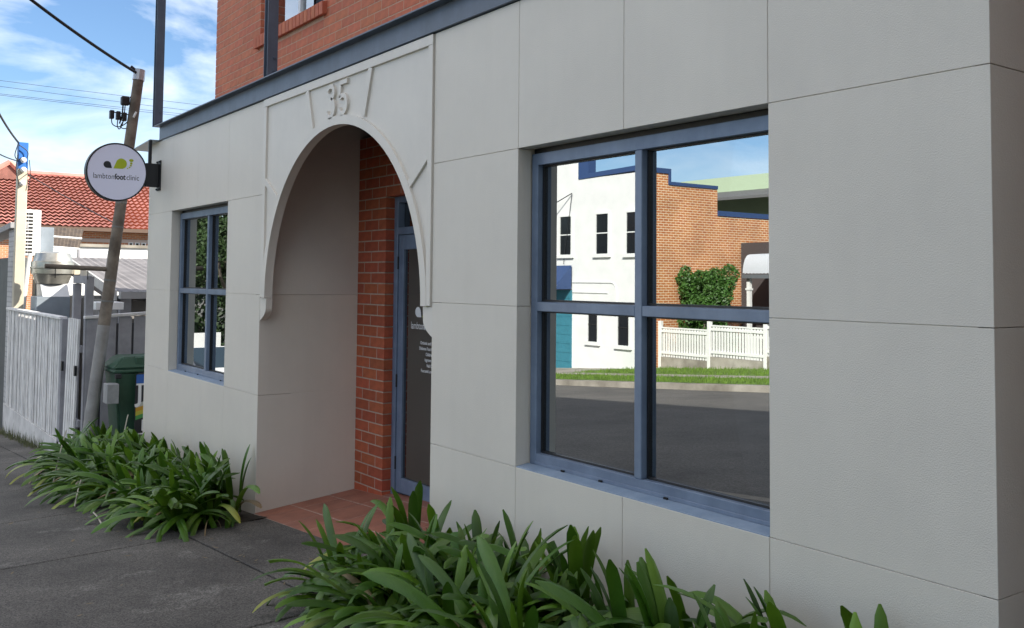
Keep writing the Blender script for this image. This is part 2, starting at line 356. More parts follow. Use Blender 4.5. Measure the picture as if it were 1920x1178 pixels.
for x0, x1 in zip([XL, -9.66, -8.866, -8.05, RL], [-9.66, -8.866, -8.05, RL]): panel(x0, x1, ZBOT, ZC)
for x0, x1 in zip([RR, -3.848, -3.075, -2.294, XR], [-3.848, -3.075, -2.294, XR]): panel(x0, x1, ZBOT, ZC)
# return wall at the right-hand corner
for z0, z1 in ((ZBOT, ZC), (ZC, ZB), (ZB, ZA), (ZA, 3.4)): 
    b = MB(); b.box(XR-.05, XR-.0001, .622, 6.0, z0+G, z1-G); b.build('wall_panel', render_m, bld, bevel=.0025)
# arched panel
AC, ASP, AR = -5.957, 1.667, 1.19
ax0, ax1, az0 = -7.248, -4.664, 1.666
arc = [(AC+AR*math.cos(t), ASP+AR*math.sin(t)) for t in np.linspace(0, math.pi, 49)]
poly = [(ax0+G, az0), (ax0+G, ZT-G), (ax1-G, ZT-G), (ax1-G, az0)] + arc
b = MB(); b.prism(poly, 'y', 0.004, 0.052); b.build('arch_panel', trim_m, bld)
def corbel(sgn):
    xi = AC+sgn*AR; xo = RR if sgn > 0 else RL
    pr = [(xi, az0-.002)]
    for t in np.linspace(0, 1, 12):
        pr.append((xi + sgn*(0.004+.125*(t**2.2))-sgn*.003*math.sin(math.pi*t), 1.60-.115*t if t < 1 else 1.49))
    pr += [(xo+sgn*.02, 1.49), (xo+sgn*.02, az0-.002)]
    b = MB(); b.prism(pr, 'y', 0.003, 0.054); return b.build('corbel', trim_m, bld)
corbel(-1); corbel(1)
# raised ring and mouldings
RO = AR+.062
ring = [(AC+AR*math.cos(t), ASP+AR*math.sin(t)) for t in np.linspace(0, math.pi, 49)] + [(AC+RO*math.cos(t), ASP+RO*math.sin(t)) for t in np.linspace(math.pi, 0, 49)]
b = MB(); b.prism(ring, 'y', -0.014, 0.006); b.build('arch_ring', trim_m, bld)
MZ = 0.0
def moulding(a, c, w, y0=-.0125):
    b = MB(); b.prism(beam_poly(a, c, w), 'y', y0, .0055); return b.build('moulding', trim_m, bld, bevel=.0015)
moulding((ax0+.004, 3.19), (ax1-.004, 3.19), .058)
moulding((ax0+.034, 3.16), (ax0+.034, az0+.004), .06, -.0120)
moulding((ax1-.028, 3.16), (ax1-.028, az0+.004), .048, -.0120)
for sg in (-1, 1):
    moulding((-5.93+sg*.49, 3.162), (-5.93+sg*.395, 2.865), .052, -.0115)
moulding((-7.19, 2.575), (-6.935, 2.405), .05, -.0112)
moulding((-4.70, 2.545), (-4.945, 2.365), .05, -.0112)
# raised digits
def ell(cx, cz, rx, rz, a0, a1, n=14): return [(cx+rx*math.cos(R(a)), cz+rz*math.sin(R(a))) for a in np.linspace(a0, a1, n)]
def digit(path, x0, z0, w=.03):
    P = [Vector((x0+x, z0+z)) for x, z in path]; L_, R_ = [], []
    for i, p in enumerate(P):
        d = (P[min(i+1, len(P)-1)]-P[max(i-1, 0)]).normalized(); n = Vector((-d.y, d.x))*w/2; L_.append(tuple(p+n)); R_.append(tuple(p-n))
    b = MB(); n = len(P); y0, y1 = -.014, .006
    vs = [(x, y0, z) for x, z in L_] + [(x, y0, z) for x, z in R_] + [(x, y1, z) for x, z in L_] + [(x, y1, z) for x, z in R_]; fs = []
    for i in range(n-1):
        fs += [(i, i+1, n+i+1, n+i), (2*n+i, 3*n+i, 3*n+i+1, 2*n+i+1), (i, 2*n+i, 2*n+i+1, i+1), (n+i, n+i+1, 3*n+i+1, 3*n+i)]
    fs += [(0, n, 3*n, 2*n), (n-1, 3*n-1, 4*n-1, 2*n-1)]
    b.add(vs, fs); return b.build('digit', trim_m, bld)
three = ell(.068, .182, .052, .046, 165, -75) + ell(.068, .076, .06, .06, 75, -165)
five = [(.138, .228), (.036, .228), (.034, .20), (.028, .128)] + ell(.072, .078, .06, .062, 128, -160)
digit(three, -6.09, 2.905); digit(five, -5.905, 2.905)

# core wall behind the panels
for (a0, a1, w) in ((XL+.001, RL-.10, W1), (RR+.10, XR-.052, W2)):
    for (x0, x1, z0, z1) in ((a0, w[0]-.012, ZBOT, 3.2), (w[1]+.012, a1, ZBOT, 3.2), (w[0]-.012, w[1]+.012, ZBOT, .90), (w[0]-.012, w[1]+.012, 2.49, 3.2)):
        b = MB(); b.box(x0, x1, .0055, .26, z0, z1); b.build('wall_core', render_m, bld)
b = MB(); b.box(XL+.001, XL+.2, .2605, 6, ZBOT, 3.36); b.build('side_wall', render_m, bld)
b = MB(); b.box(XL+.201, XR-.052, 5.8, 6, ZBOT, 3.36); b.build('rear_wall', render_m, bld)
for x0, x1 in ((-7.9, RL-.003), (RR+.003, -4.0)):
    b = MB(); b.box(x0, x1, .27, 1.29, ZBOT+.01, ZB-.01); b.build('wall_core', render_m, bld)
# porch walls and ceiling
b = MB(); b.box(RL-.098, RL-.0008, .0525, 1.3, ZB+.0006, 3.2); b.build('porch_wall', porch_m, bld)
b = MB(); b.box(RR+.0008, RR+.098, .0525, 1.3, ZB+.0006, 3.2); b.build('porch_wall', porch_m, bld)
b = MB(); b.box(RL+.001, RR-.001, .056, 1.3, 3.12, 3.19); b.build('porch_ceiling', mat('shade_dark_ceiling', (.045, .045, .05), .8), bld)  # ceiling coloured near black to deepen the shade in the recess
# floor of the balcony, room shells
b = MB(); b.box(XL+.002, XR-.06, .262, 5.7, 3.2, 3.36); b.box(XL+.3, XR-.06, .27, 5.7, -.7, -.35); b.build('floor_slab', room_m, bld)
for bb in ((RL-.25, RL-.1, 1.3, 5.7, -.34, 3.19), (RR+.1, RR+.25, 1.3, 5.7, -.34, 3.19), (XL+.21, RL-.26, 3.4, 3.5, -.34, 3.19), (RR+.26, XR-.06, 3.4, 3.5, -.34, 3.19)):
    b = MB(); b.box(*bb); b.build('partition_wall', room_m, bld)

# ---- porch floor
def fz(x, y): return .065*(x+7.27)+.105*y+.004
pf = MB(); P = [(RL, -.012), (RR, -.012), (RR, .96), (RL, .96)]
pf.hexa([(x, y, -.25) for x, y in P] + [(x, y, fz(x, y)-.0045) for x, y in P])
porch_floor = pf.build('porch_floor', grout_m, bld)
ty = [-.012, .285, .612, .842, .96]; tx = [RL, -7.06, -6.70, -6.345, -5.985, -5.625, -5.265, -4.905, RR]
for x0, x1 in zip(tx, tx[1:]):
    for y0, y1 in zip(ty, ty[1:]):
        g = .0055; P = [(x0+g, y0+g), (x1-g, y0+g), (x1-g, y1-g), (x0+g, y1-g)]
        j = random.uniform(-.0006, .0006)
        b = MB(); b.hexa([(x, y, fz(x, y)-.012) for x, y in P] + [(x, y, fz(x, y)-.0025+j) for x, y in P]); b.build('tile', tile_m, porch_floor, bevel=.0012)

# ---- bricks
BL, BH, BD, MJ = .230, .076, .11, .010
_bm = {}
def brick_mesh(l, h, m, d=BD):
    k = (round(l, 3), round(h, 3), m.name, round(d, 3))
    if k not in _bm:
        b = MB(); b.box(0, l, 0, d, 0, h); _bm[k] = b.mesh('brick', m, bevel=.0015)
    return _bm[k]
def brick(parent, x, y, z, l, h, m, d=BD):
    return link('brick', brick_mesh(l, h, m, d), parent, (x, y, z))
# porch back wall: mortar bed then bricks
YB = .843
bed = MB(); bed.box(RL+.001, -6.797, YB+.0018, 1.1, -.2, 2.99); bed.box(-6.794, RR-.001, YB+.0018, 1.1, 2.49, 2.99); bed.box(-5.67, RR-.001, YB+.0018, 1.1, -.2, 2.489)
pier = bed.build('porch_brick_wall', grey_mortar_m, bld)
rest = MB()
zc = .125 + .0; k = 0
for k in range(40):
    z = .070 + k*.086
    if z > 2.97: break
    xend = -6.79 if z < 2.46 else RR-.005
    x = RL+.002 - (0.0 if k % 2 == 0 else .12)
    # odd courses begin with a half brick
    while x < xend-.02:
        x0 = max(x, RL+.002); x1 = min(x+BL, xend)
        if xend-x1 < .03: x1 = xend
        if x1-x0 > .03:
            u, v, _ = proj(((x0+x1)/2, YB, z)); hh = min(BH, 2.985-z)
            if u < 770 and v > 250: brick(pier, x0, YB, z, x1-x0, hh, pbrick_m)
            else: rest.box(x0, x1, YB, YB+.03, z, z+hh)
        x += BL+MJ
    if z < 2.46:
        xx = -5.675 + (.12 if k % 2 else 0)
        if k % 2: rest.box(-5.675, -5.565, YB, YB+.09, z, z+BH)
        while xx < RR-.04: rest.box(xx, min(xx+BL, RR-.005), YB, YB+.09, z, z+BH); xx += BL+MJ
stuff(rest.build('brickwork', pbrick_m, pier))

# ---- door
YD = .919
fr = MB()
DX0, DX1 = -6.79, -5.69; zb0, zb1 = fz(DX0, .9), fz(DX1, .9)
fr.box(DX0, DX0+.058, YD, YD+.1, .05, 2.48); fr.box(DX1-.058, DX1, YD, YD+.1, .05, 2.48)
fr.box(DX0+.058, DX1-.058, YD, YD+.1, 2.43, 2.48); fr.box(DX0+.058, DX1-.058, YD+.001, YD+.1, 2.174, 2.232)
dfr = fr.build('door_frame', frame_m, bld, bevel=.003)
b = MB(); b.box(DX0+.07, DX1-.07, YD+.055, YD+.061, 2.232, 2.43); b.build('pane', door_glass_m, dfr)
b = MB(); L0, L1 = DX0+.062, DX1-.062; Y0 = YD+.012
b.box(L0, L0+.075, Y0, Y0+.045, .155, 2.17); b.box(L1-.075, L1, Y0, Y0+.045, .155, 2.17)
b.box(L0+.075, L1-.075, Y0+.0005, Y0+.0445, 2.055, 2.17)
b.hexa([(L0+.075, Y0+.0005, .155), (L1-.075, Y0+.0005, .175), (L1-.075, Y0+.0445, .175), (L0+.075, Y0+.0445, .155), (L0+.075, Y0+.0005, .272), (L1-.075, Y0+.0005, .272), (L1-.075, Y0+.0445, .272), (L0+.075, Y0+.0445, .272)])
door = b.build('door', frame_m, bld, bevel=.003)
b = MB(); b.box(L0+.07, L1-.07, Y0+.02, Y0+.026, .262, 2.06); b.build('pane', door_glass_m, door)
for z in (.38, 1.02, 1.95):
    b = MB(); b.tube([(L0-.002, Y0-.006, z-.05), (L0-.002, Y0-.006, z+.05)], .007, 8); b.build('hinge', dark_m, door)
b = MB(); b.tube([(L1-.04, Y0-.005, .95), (L1-.04, Y0-.06, .95), (L1-.04, Y0-.06, 1.35), (L1-.04, Y0-.005, 1.35)], .012, 8); b.build('pull_handle', dark_m, door)
TY = Y0+.0185
def dtext(name, s, x, z, size, m=letter_m, bold=0.0, xs=1.0, align='LEFT'):
    return text_mesh(name, s, size, m, basis((1, 0, 0), (0, 0, 1), (0, -1, 0), (x, TY, z)), door, bold=bold, xs=xs, align=align)
tw = .088
def run_on(f, x, words, along):
    for w_, b_ in words:
        o = f(w_, x, b_); x = max(v.co[along] for v in o.data.vertices) + (.004 if not b_ else .006)
run_on(lambda w_, x, b_: dtext('lettering', w_, x, 1.438, .079, bold=b_, xs=.78), -6.555, (('lambton', 0), ('foot', .0022), ('clinic', 0)), 0)
def drop(cx, cz, r, tipx, n=20):      # tear-drop leaf of the emblem
    pts = []
    for i in range(n+1):
        t = math.pi*(-.5+1.5*i/n) if tipx > cx else math.pi*(1.5-1.5*i/n)
        pts.append((cx+r*math.cos(t), cz+r*math.sin(t)))
    return pts
def emblem(parent, toP, s, mdark, mlime):
    """logo in local (u, v): a small dark drop, a large lime drop with five toes"""
    def leaf(pts, m, name):
        b = MB(); vs = [toP(u*s, v*s, 0) for u, v in pts] + [toP(u*s, v*s, .0015) for u, v in pts]; n = len(pts)
        b.add(vs, [tuple(range(n)), tuple(range(2*n-1, n-1, -1))] + [(i, (i+1) % n, n+(i+1) % n, n+i) for i in range(n)]); b.build(name, m, parent)
    small = [(.0, .0)] + [(-.19+.15*math.cos(t), .135+.135*math.sin(t)) for t in np.linspace(-.45*math.pi-math.pi*0, -1.85*math.pi, 26)]
    leaf([(.02, .0)] + [(-.17+.15*math.cos(t), .145+.145*math.sin(t)) for t in np.linspace(1.5*math.pi, .12*math.pi, 24)], mdark, 'emblem')
    leaf([(.08, .0)] + [(.40+.22*math.cos(t), .22+.22*math.sin(t)) for t in np.linspace(.86*math.pi, -.5*math.pi, 28)], mlime, 'emblem')
    for (u, v, a, c) in ((.80, .39, .09, .065), (.80, .26, .05, .045), (.785, .165, .042, .037), (.735, .085, .036, .03), (.66, .03, .03, .024)):
        leaf([(u+a*math.cos(t), v+c*math.sin(t)) for t in np.linspace(0, 2*math.pi, 14)[:-1]], mlime, 'emblem')
emblem(door, lambda u, v, h: (-6.40+u, TY-h, 1.53+v), .27, letter_m, green_m)
for i, s in enumerate(['Orthotic and Insole Therapy', 'Diabetes Foot Check and Care', "Children's Feet", 'Ingrown Toenails', 'Nail Cutting', 'Foot and Lower Limb Pain']):
    dtext('lettering', s, -6.235, 1.325-i*.042, .034, bold=.0006, xs=.86, align='CENTER')
b = MB(); b.box(-6.75, -5.7, 1.6, 1.62, -.1, 2.6); b.build('hall_wall', room_m, bld)

# ---- windows
def window(x0, x1, xm, weeps):
    z0, z1 = .905, 2.475; Y = .082; D = .07; w = .05; o = .006
    f = MB(); xi0, xi1 = x0+o, x1-o
    f.box(xi0, xi0+w, Y, Y+D, z0+.01, z1-.0241); f.box(xi1-w, xi1, Y, Y+D, z0+.01, z1-.0241)
    f.box(xi0+w, xi1-w, Y, Y+D, z1-.083, z1-.024); f.box(xi0+w, xi1-w, Y, Y+D, z0+.012, .972)
    f.box(xi0+w, xi1-w, Y-.006, Y-.0005, z0+.012, .935)
    win = f.build('window', frame_m, bld, bevel=.002)
    b = MB(); b.box(xm, xm+.045, Y-.003, Y+D-.01, .9725, z1-.0835); mu = b.build('mullion', frame_m, win, bevel=.003)
    for a0, a1 in ((xi0+w+.001, xm-.001), (xm+.046, xi1-w-.001)):
        b = MB(); b.box(a0, a1, Y-.0015, Y+D-.012, 1.667, 1.713); b.build('transom', frame_m, win, bevel=.003)
        for q0, q1 in ((.965, 1.672), (1.708, z1-.078)):
            b = MB(); b.box(a0-.004, a1+.004, .125, .131, q0, q1); b.build('pane', glass_m, win)
            b = MB(); b.box(a0-.0005, a0+.007, .112, .1245, q0+.008, q1-.006); b.box(a1-.007, a1+.0005, .112, .1245, q0+.008, q1-.006); b.box(a0+.0071, a1-.0071, .1121, .1244, q0+.007, q0+.0165); b.box(a0+.0071, a1-.0071, .1121, .1244, q1-.012, q1-.006)
            b.build('gasket', dark_m, win)
    b = MB(); b.box(x0+.002, x1-.002, Y+.02, Y+D, z1-.0238, z1+.004); b.build('dark_head_strip', dark_m, win)  # dark strip set back above the frame head
    b = MB(); b.hexa([(x0+.003, .0015, z0-.012), (x1-.003, .0015, z0-.012), (x1-.003, .075, z0-.008), (x0+.003, .075, z0-.008), (x0+.003, .0015, z0+.004), (x1-.003, .0015, z0+.004), (x1-.003, .075, z0+.014), (x0+.003, .075, z0+.014)])
    b.build('sill', sill_m, win, bevel=.0015)
    for x in weeps:
        b = MB(); b.box(x, x+.022, .068, .0758, z0+.0135, z0+.0215); b.build('weep_hole', gap_m, win)
    # sheer curtain inside
    c = MB(); n = 60; vs = []; fs = []
    for i in range(n+1):
        x = x0-.1+(x1-x0+.2)*i/n; y = .42+.02*math.sin(i*1.3)+.012*math.sin(i*.37)
        vs += [(x, y, .85), (x, y, 2.6)]
    for i in range(n): fs.append((2*i, 2*i+2, 2*i+3, 2*i+1))
    c.add(vs, fs); c.build('curtain', curtain_m, win, smooth=True)
    return win
window(W2[0], W2[1], -3.089, (-3.58, -3.31, -2.9, -2.345))
window(W1[0], W1[1], -8.815, (-9.35, -8.98, -8.35))

# ---- steel beam and posts
b = MB(); BX0, BX1 = -10.15, XR
b.box(BX0, BX1, -.006, .01, 3.226, 3.376); b.box(BX0, BX1, -.066, -.0065, 3.366, 3.377); b.box(BX0, BX1, -.02, -.0065, 3.2262, 3.233)
b.box(BX0, BX1, .0105, .26, 3.361, 3.3765)
beam = b.build('beam', beam_m, bld, bevel=.0015)
def post(x, w=.075, y0=-.055, y1=.028):
    b = MB(); b.box(x, x+.006, y0, y1, 3.378, 6.2); b.box(x+.0061, x+w-.0061, y0+.034, y0+.042, 3.378, 6.2); b.box(x+w-.006, x+w, y0, y1, 3.378, 6.2)
    p = b.build('post', beam_m, bld)
    for z in (3.43, 3.53):
        b = MB(); b.tube([(x+w+.0005, y0+.055, z), (x+w+.012, y0+.055, z)], .011, 6); b.build('bolt', beam_m, p)
post(-7.155); post(-10.24)
b = MB(); b.box(-10.3, XR, -.06, .04, 6.2, 6.35); b.build('verandah_plate', beam_m, bld)
# metal capping over the left end of the wall
b = MB(); zf0 = 3.232
b.hexa([(-10.86, -.10, 3.195), (-10.155, -.10, 3.226), (-10.155, .3, 3.226), (-10.86, .3, 3.195), (-10.86, -.10, 3.203), (-10.155, -.10, 3.236), (-10.155, .3, 3.236), (-10.86, .3, 3.203)])
b.build('capping', mat('pale_zinc', (0.42, 0.47, 0.5), .35, metal=.4, var=.15), bld)

# ---- upper brick storey
UX0, UY, UB = -10.685, .74, .0825
UW = (-9.335, -7.82); UZ = 4.285
wall = MB()
wall.box(UX0+.012, UW[0]-.002, UY+.0018, UY+.23, 3.378, 7.6); wall.box(UW[1]+.002, XR, UY+.0018, UY+.23, 3.378, 7.6)
wall.box(UW[0]-.0019, UW[1]+.0019, UY+.0019, UY+.23, 3.378, UZ-.08); wall.box(UW[0]-.0019, UW[1]+.0019, UY+.0019, UY+.23, 5.7, 7.6)
wall.box(UX0+.012, UX0+.2, UY+.231, 6, 3.378, 7.6); wall.box(UX0+.201, XR, 5.8, 6, 3.378, 7.6); wall.box(XR-.2, XR-.001, UY+.231, 5.79, 3.41, 7.6)
upper = wall.build('upper_wall', mortar_m, bld)
rest = MB(); nb = 0
hb = UB-.0095
for k in range(60):
    z = 3.381+k*UB
    if z > 7.55: break
    x = UX0 - (.12 if k % 2 else 0)
    while x < XR-.03:
        x0 = max(x, UX0); x1 = min(x+BL, XR-.002); segs = [(x0, x1)]
        if z+hb > UZ-.09 and z < 5.7:
            segs = []
            if x0 < UW[0]: segs.append((x0, min(x1, UW[0])))
            if x1 > UW[1]: segs.append((max(x0, UW[1]), x1))
        for s0, s1 in segs:
            if s1-s0 < .02: continue
            u, v, _ = proj(((s0+s1)/2, UY, z+hb))
            u2, v2, _ = proj((s1, -.06, 3.377))
            if v > -22 and v < v2+4*0+0 + (0) and z < 5.3 and nb < 330:
                brick(upper, s0, UY, z, s1-s0, hb, brick_m); nb += 1
            else: rest.box(s0, s1, UY, UY+.04, z, z+hb)
        x += BL+MJ
    # return face at the left corner
    y = UY+.112 if k % 2 == 0 else UY+.232+.01
    if k % 2: rest.box(UX0, UX0+.03, UY+.111, UY+.23, z, z+hb)
    while y < 5.95:
        rest.box(UX0, UX0+.03, y, min(y+BL, 6), z, z+hb); y += BL+MJ
stuff(rest.build('brickwork', brick_m, upper))
# brick-on-edge sill
for i in range(20):
    x = UW[0]-.075+i*.0835
    if x > UW[1]+.04: break
    b = MB(); yf = UY-.045
    b.hexa([(x, yf, 4.145), (x+.074, yf, 4.145), (x+.074, UY+.12, 4.175), (x, UY+.12, 4.175), (x, yf, 4.262), (x+.074, yf, 4.262), (x+.074, UY+.12, 4.292), (x, UY+.12, 4.292)])
    b.build('brick', brick_m, upper, bevel=.003)
# upstairs window
b = MB(); x0, x1 = UW
yw = UY+.10
for (a, c) in ((x0, x0+.05), (x1-.05, x1), (-8.62, -8.57)): b.box(a, c, yw, yw+.06, 4.30, 5.69)
b.box(x0+.05, -8.62, yw+.001, yw+.06, 4.296, 4.345); b.box(-8.57, x1-.05, yw+.001, yw+.06, 4.296, 4.345); b.box(x0, x1, yw+.001, yw+.06, 5.64, 5.698)
uw = b.build('window', mat('white_frame', (.62, .66, .7), .4), bld)
for a, c in ((x0+.045, -8.615), (-8.575, x1-.045)):
    b = MB(); b.box(a, c, yw+.03, yw+.036, 4.34, 5.65); b.build('pane', small_glass_m, uw)
c = MB(); n = 40; vs = []; fs = []
for i in range(n+1):
    x = x0+(-8.55-x0)*i/n; vs += [(x, UY+.26+.012*math.sin(i*1.7), 4.2), (x, UY+.26+.012*math.sin(i*1.7), 5.7)]
for i in range(n): fs.append((2*i, 2*i+2, 2*i+3, 2*i+1))
c.add(vs, fs); c.build('curtain', white_m, uw, smooth=True)
b = MB(); b.box(UX0+.25, XR-.25, 3.0, 3.1, 3.5, 7.5); b.build('partition_wall', room_m, bld)
b = MB(); b.box(UX0-.05, XR+.05, UY-.03, 6.05, 7.6, 7.9); b.build('parapet', brick_m, bld)
b = MB(); b.box(UX0+.02, XR-.02, UY+.02, 5.98, 7.5, 7.595); b.build('roof', room_m, bld)

# ================================================================== THE ROUND PROJECTING SIGN
SX, SY, SZ, SR = -10.085, -.425, 2.868, .293
sg = thing('projecting_sign', 'round white lightbox sign with green footprint on black wall bracket', 'sign', (SX, SY, SZ))
b = MB(); b.lathe([(SR-.012, -.09), (SR, -.085), (SR, -.002), (SR-.002, 0), (SR-.014, 0), (SR-.014, -.012)], (SX, SY, SZ), 56, 'x'); b.build('rim', dark_m, sg, smooth=True)
b = MB(); b.lathe([(SR-.015, -.006), (SR-.015, -.003)], (SX, SY, SZ), 56, 'x'); b.build('face', signface_m, sg)
b = MB(); b.box(SX-.075, SX-.015, SY+SR-.015, -.012, SZ-.125, SZ+.115); bk = b.build('bracket', dark_m, sg, bevel=.004)
b = MB(); b.box(SX-.10, SX+.02, -.0115, -.001, SZ-.16, SZ+.15); b.build('mounting_plate', dark_m, bk)
for z in (-.145, .135):
    for x in (-.085, .005):
        b = MB(); b.tube([(SX+x, -.024, SZ+z), (SX+x, -.012, SZ+z)], .01, 6); b.build('bolt', dark_m, bk)
b = MB(); b.box(SX-.06, SX-.03, -.115, -.085, SZ+.115, 3.222); b.build('stay', dark_m, sg)
FX = SX-.0025
def stext(s, y, z, size, bold=0.0, xs=1.0):
    return text_mesh('lettering', s, size, ink_m, basis((0, 1, 0), (0, 0, 1), (1, 0, 0), (FX, y, z)), sg, bold=bold, xs=xs)
run_on(lambda w_, y, b_: stext(w_, y, SZ-.073, .077, b_, .80), SY-.226, (('lambton', 0), ('foot', .0026), ('clinic', 0)), 1)
emblem(sg, lambda u, v, h: (FX+h, SY-.055+u, SZ+.035+v), .235, ink_m, green_m)

# ================================================================== POLES, WIRES
timber_m = mat('weathered_timber', (0.24, 0.2, 0.16), .85, col2=(.1, .08, .062), scale=5, detail=8, bump=.5, bscale=40)
pale_timber_m = mat('painted_pole_base', (0.34, 0.33, 0.32), .7, col2=(.22, .21, .2), scale=4, detail=8, bump=.3, bscale=40)
wire_m = mat('black_cable', (.012, .012, .014), .6)
PX = -11.8
pb = onX(168, 800, PX); ptop = onX(261, 140, PX)
pdir = Vector(ptop)-Vector(pb); pgr = Vector(pb) - pdir*((pb[2]-gz(PX, -.3)+.25)/pdir.z)
def pp(t): return pgr + (Vector(ptop)-pgr)*t
pole = thing('utility_pole', 'leaning grey timber service pole with side arm beside the green bin', 'pole', pgr)
tt = (onX(185, 610, PX)[2]-pgr.z)/(ptop[2]-pgr.z)
b = MB(); b.tube([pp(0), pp(tt)], [.074, .069], 14); b.build('pole_base', pale_timber_m, pole, smooth=True)
b = MB(); b.tube([pp(tt), pp(.7), pp(1)], [.0685, .064, .06], 14); b.build('pole_shaft', timber_m, pole, smooth=True)
b = MB(); b.tube([pp(.985), pp(1.012)], [.07, .064], 14); b.build('pole_cap', mat('zinc', (.45, .46, .47), .4, metal=.5), pole)
b = MB(); b.tube([onX(84, 499, PX), onX(203, 505, PX)], .028, 10); arm = b.build('side_arm', timber_m, pole, smooth=True)
for u, v in ((104, 500), (165, 503)):
    q = onX(u, v, PX); b = MB(); b.tube([q, q-np.array([0, 0, .13])], .005, 6); b.build('hook', wire_m, arm)
for t in (.44, .49, .62, .68):
    b = MB(); r = .07-.02*max(0, t-.4)/.6; b.tube([pp(t-.002), pp(t+.002)], r+.004, 14); b.build('strap', mat('galvanised', (.2, .2, .19), .6, metal=.3, var=.2), pole)
b = MB(); b.tube([onX(205, 470, PX), onX(199, 520, PX), onX(193, 575, PX)], .016, 8); b.build('conduit', pale_timber_m, pole)
for i, (u, v) in enumerate(((209.5, 215), (221.5, 217), (233, 219.5))):
    q = onX(u, v, PX); b = MB(); b.box(q[0]-.03, q[0]+.03, q[1]-.024, q[1]+.024, q[2]-.05, q[2]+.05); b.build('fuse', dark_m, pole, bevel=.006)
q = onX(235, 190, PX); b = MB(); b.box(q[0]-.035, q[0]+.035, q[1]-.05, q[1]+.045, q[2]-.05, q[2]+.055); b.build('insulator', dark_m, pole, bevel=.012)
b = MB(); b.tube([onX(205, 209, PX), onX(245, 216, PX)], .007, 6); b.build('fuse_bar', dark_m, pole)
def loop(pts, r=.006, nm='cable', parent=pole, X=PX):
    P = [Vector(onX(u, v, X)) for u, v in pts]; out = []
    for i in range(len(P)-1):
        p0, p1, p2, p3 = P[max(i-1, 0)], P[i], P[i+1], P[min(i+2, len(P)-1)]
        for k in range(6):
            t = k/6; out.append(.5*((2*p1)+(p2-p0)*t+(2*p0-5*p1+4*p2-p3)*t*t+(3*p1-p0-3*p2+p3)*t**3))
    out.append(P[-1]); b = MB(); b.tube(out, r, 6); return b.build(nm, wire_m, parent)
loop([(209, 222), (211, 233), (222, 238), (234, 233), (243, 224)]); loop([(221, 224), (220, 236), (224, 242), (231, 228), (235, 195)]); loop([(232, 226), (226, 238), (236, 241), (246, 230)])
loop([(258, 142), (252, 165), (248, 178), (238, 190)]); loop([(244, 188), (250, 180), (254, 168)]); loop([(231, 192), (229, 215), (224, 232)], .009)
b = MB(); q0, q1 = onX(247, 222, PX), onX(252, 212, PX); b.tube([q0+np.array([.08, 0, 0]), q1+np.array([.08, 0, 0])], .012, 6); b.build('tag_plate', white_m, pole)
# heavy service cable up to the street line
def catenary(a, c, sag, r, name, label, n=24):
    a = Vector(a); c = Vector(c); pts = []
    for i in range(n+1):
        t = i/n; p = a.lerp(c, t); p.z -= sag*4*t*(1-t); pts.append(p)
    b = MB(); b.tube(pts, r, 6); o = b.build(name, wire_m, None, smooth=True); return tag(o, label, 'wire', 'overhead wires')
d = ray(-60, -95); far = CAM + d*9.0
catenary(ptop, far, .05, .017, 'service_cable', 'thick black cable sloping up from the leaning timber pole')
q0, q1 = onX(244, 126, PX), onX(254, 134, PX)
b = MB(); b.tube([q0, q1], .03, 8); b.build('cable_clamp', dark_m, pole)
for i, (v0, v1) in enumerate(((150, 192.5), (161, 205), (175, 213), (177.5, 217))):
    sl = (v1-v0)/340
    a = onX(-200, v0-200*sl, -70); c = onX(420, v0+420*sl, -70)
    catenary(a, c, 0.05, .013, 'overhead_wire', ['thin overhead wire, topmost of the set crossing behind the timber pole', 'thin overhead wire, second from the top behind the timber pole', 'thin overhead wire, third from the top behind the timber pole', 'thin overhead wire, lowest of the set behind the timber pole'][i], 4)
# cream metal post with blue top
cream_m = mat('cream_paint', (.55, .5, .39), .5, var=.15, scale=4)
blue_m = mat('bright_blue_paint', (.03, .16, .5), .45, var=.2, scale=5)
cpx = -17.75
cb = onX(38, 560, cpx); ct = onX(43, 268, cpx); cy0 = onX(36, 480, cpx)[1]
cp = thing('metal_post', 'cream painted square post with blue top behind the white picket fence', 'post', (cpx, cy0, gz(cpx, 0)))
wq = .077
zt = ct[2]; zbz = onX(40, 318, cpx)[2]
b = MB(); b.box(cpx-wq, cpx+wq, cy0-wq, cy0+wq, gz(cpx, 0)-.1, zbz); b.build('shaft', cream_m, cp, bevel=.008)
b = MB(); b.box(cpx-wq+.002, cpx+wq-.002, cy0-wq+.002, cy0+wq-.002, zbz+.001, zt); b.build('top', blue_m, cp, bevel=.008)
for (u, v) in ((43, 301), (43, 319), (41, 344)):
    q = onX(u, v, cpx+wq); b = MB(); b.lathe([(.03, 0), (.045, .02), (.045, .07), (.02, .09)], (cpx+wq, q[1], q[2]), 12, 'x'); b.build('insulator', white_m, cp)
loop([(35, 268), (28, 290), (33, 300), (40, 296)], .008, 'cable', cp, cpx+.12); loop([(36, 272), (52, 285), (50, 300)], .008, 'cable', cp, cpx+.12); loop([(34, 290), (30, 318), (36, 345)], .008, 'cable', cp, cpx+.12); loop([(55, 300), (57, 330), (53, 355)], .006, 'cable', cp, cpx+.1)
catenary(onX(35, 268, cpx), CAM+ray(-60, 90)*11, .1, .017, 'service_cable', 'thick black cable rising from the blue topped post')
catenary(onX(33, 302, cpx), CAM+ray(-60, 250)*12, .05, .01, 'service_cable', 'thin black cable meeting the cream post below its blue top')
catenary(onX(50, 325, cpx), onX(214, 418, PX-.07), .02, .007, 'service_cable', 'thin dark wire strung between the cream post and the timber pole')

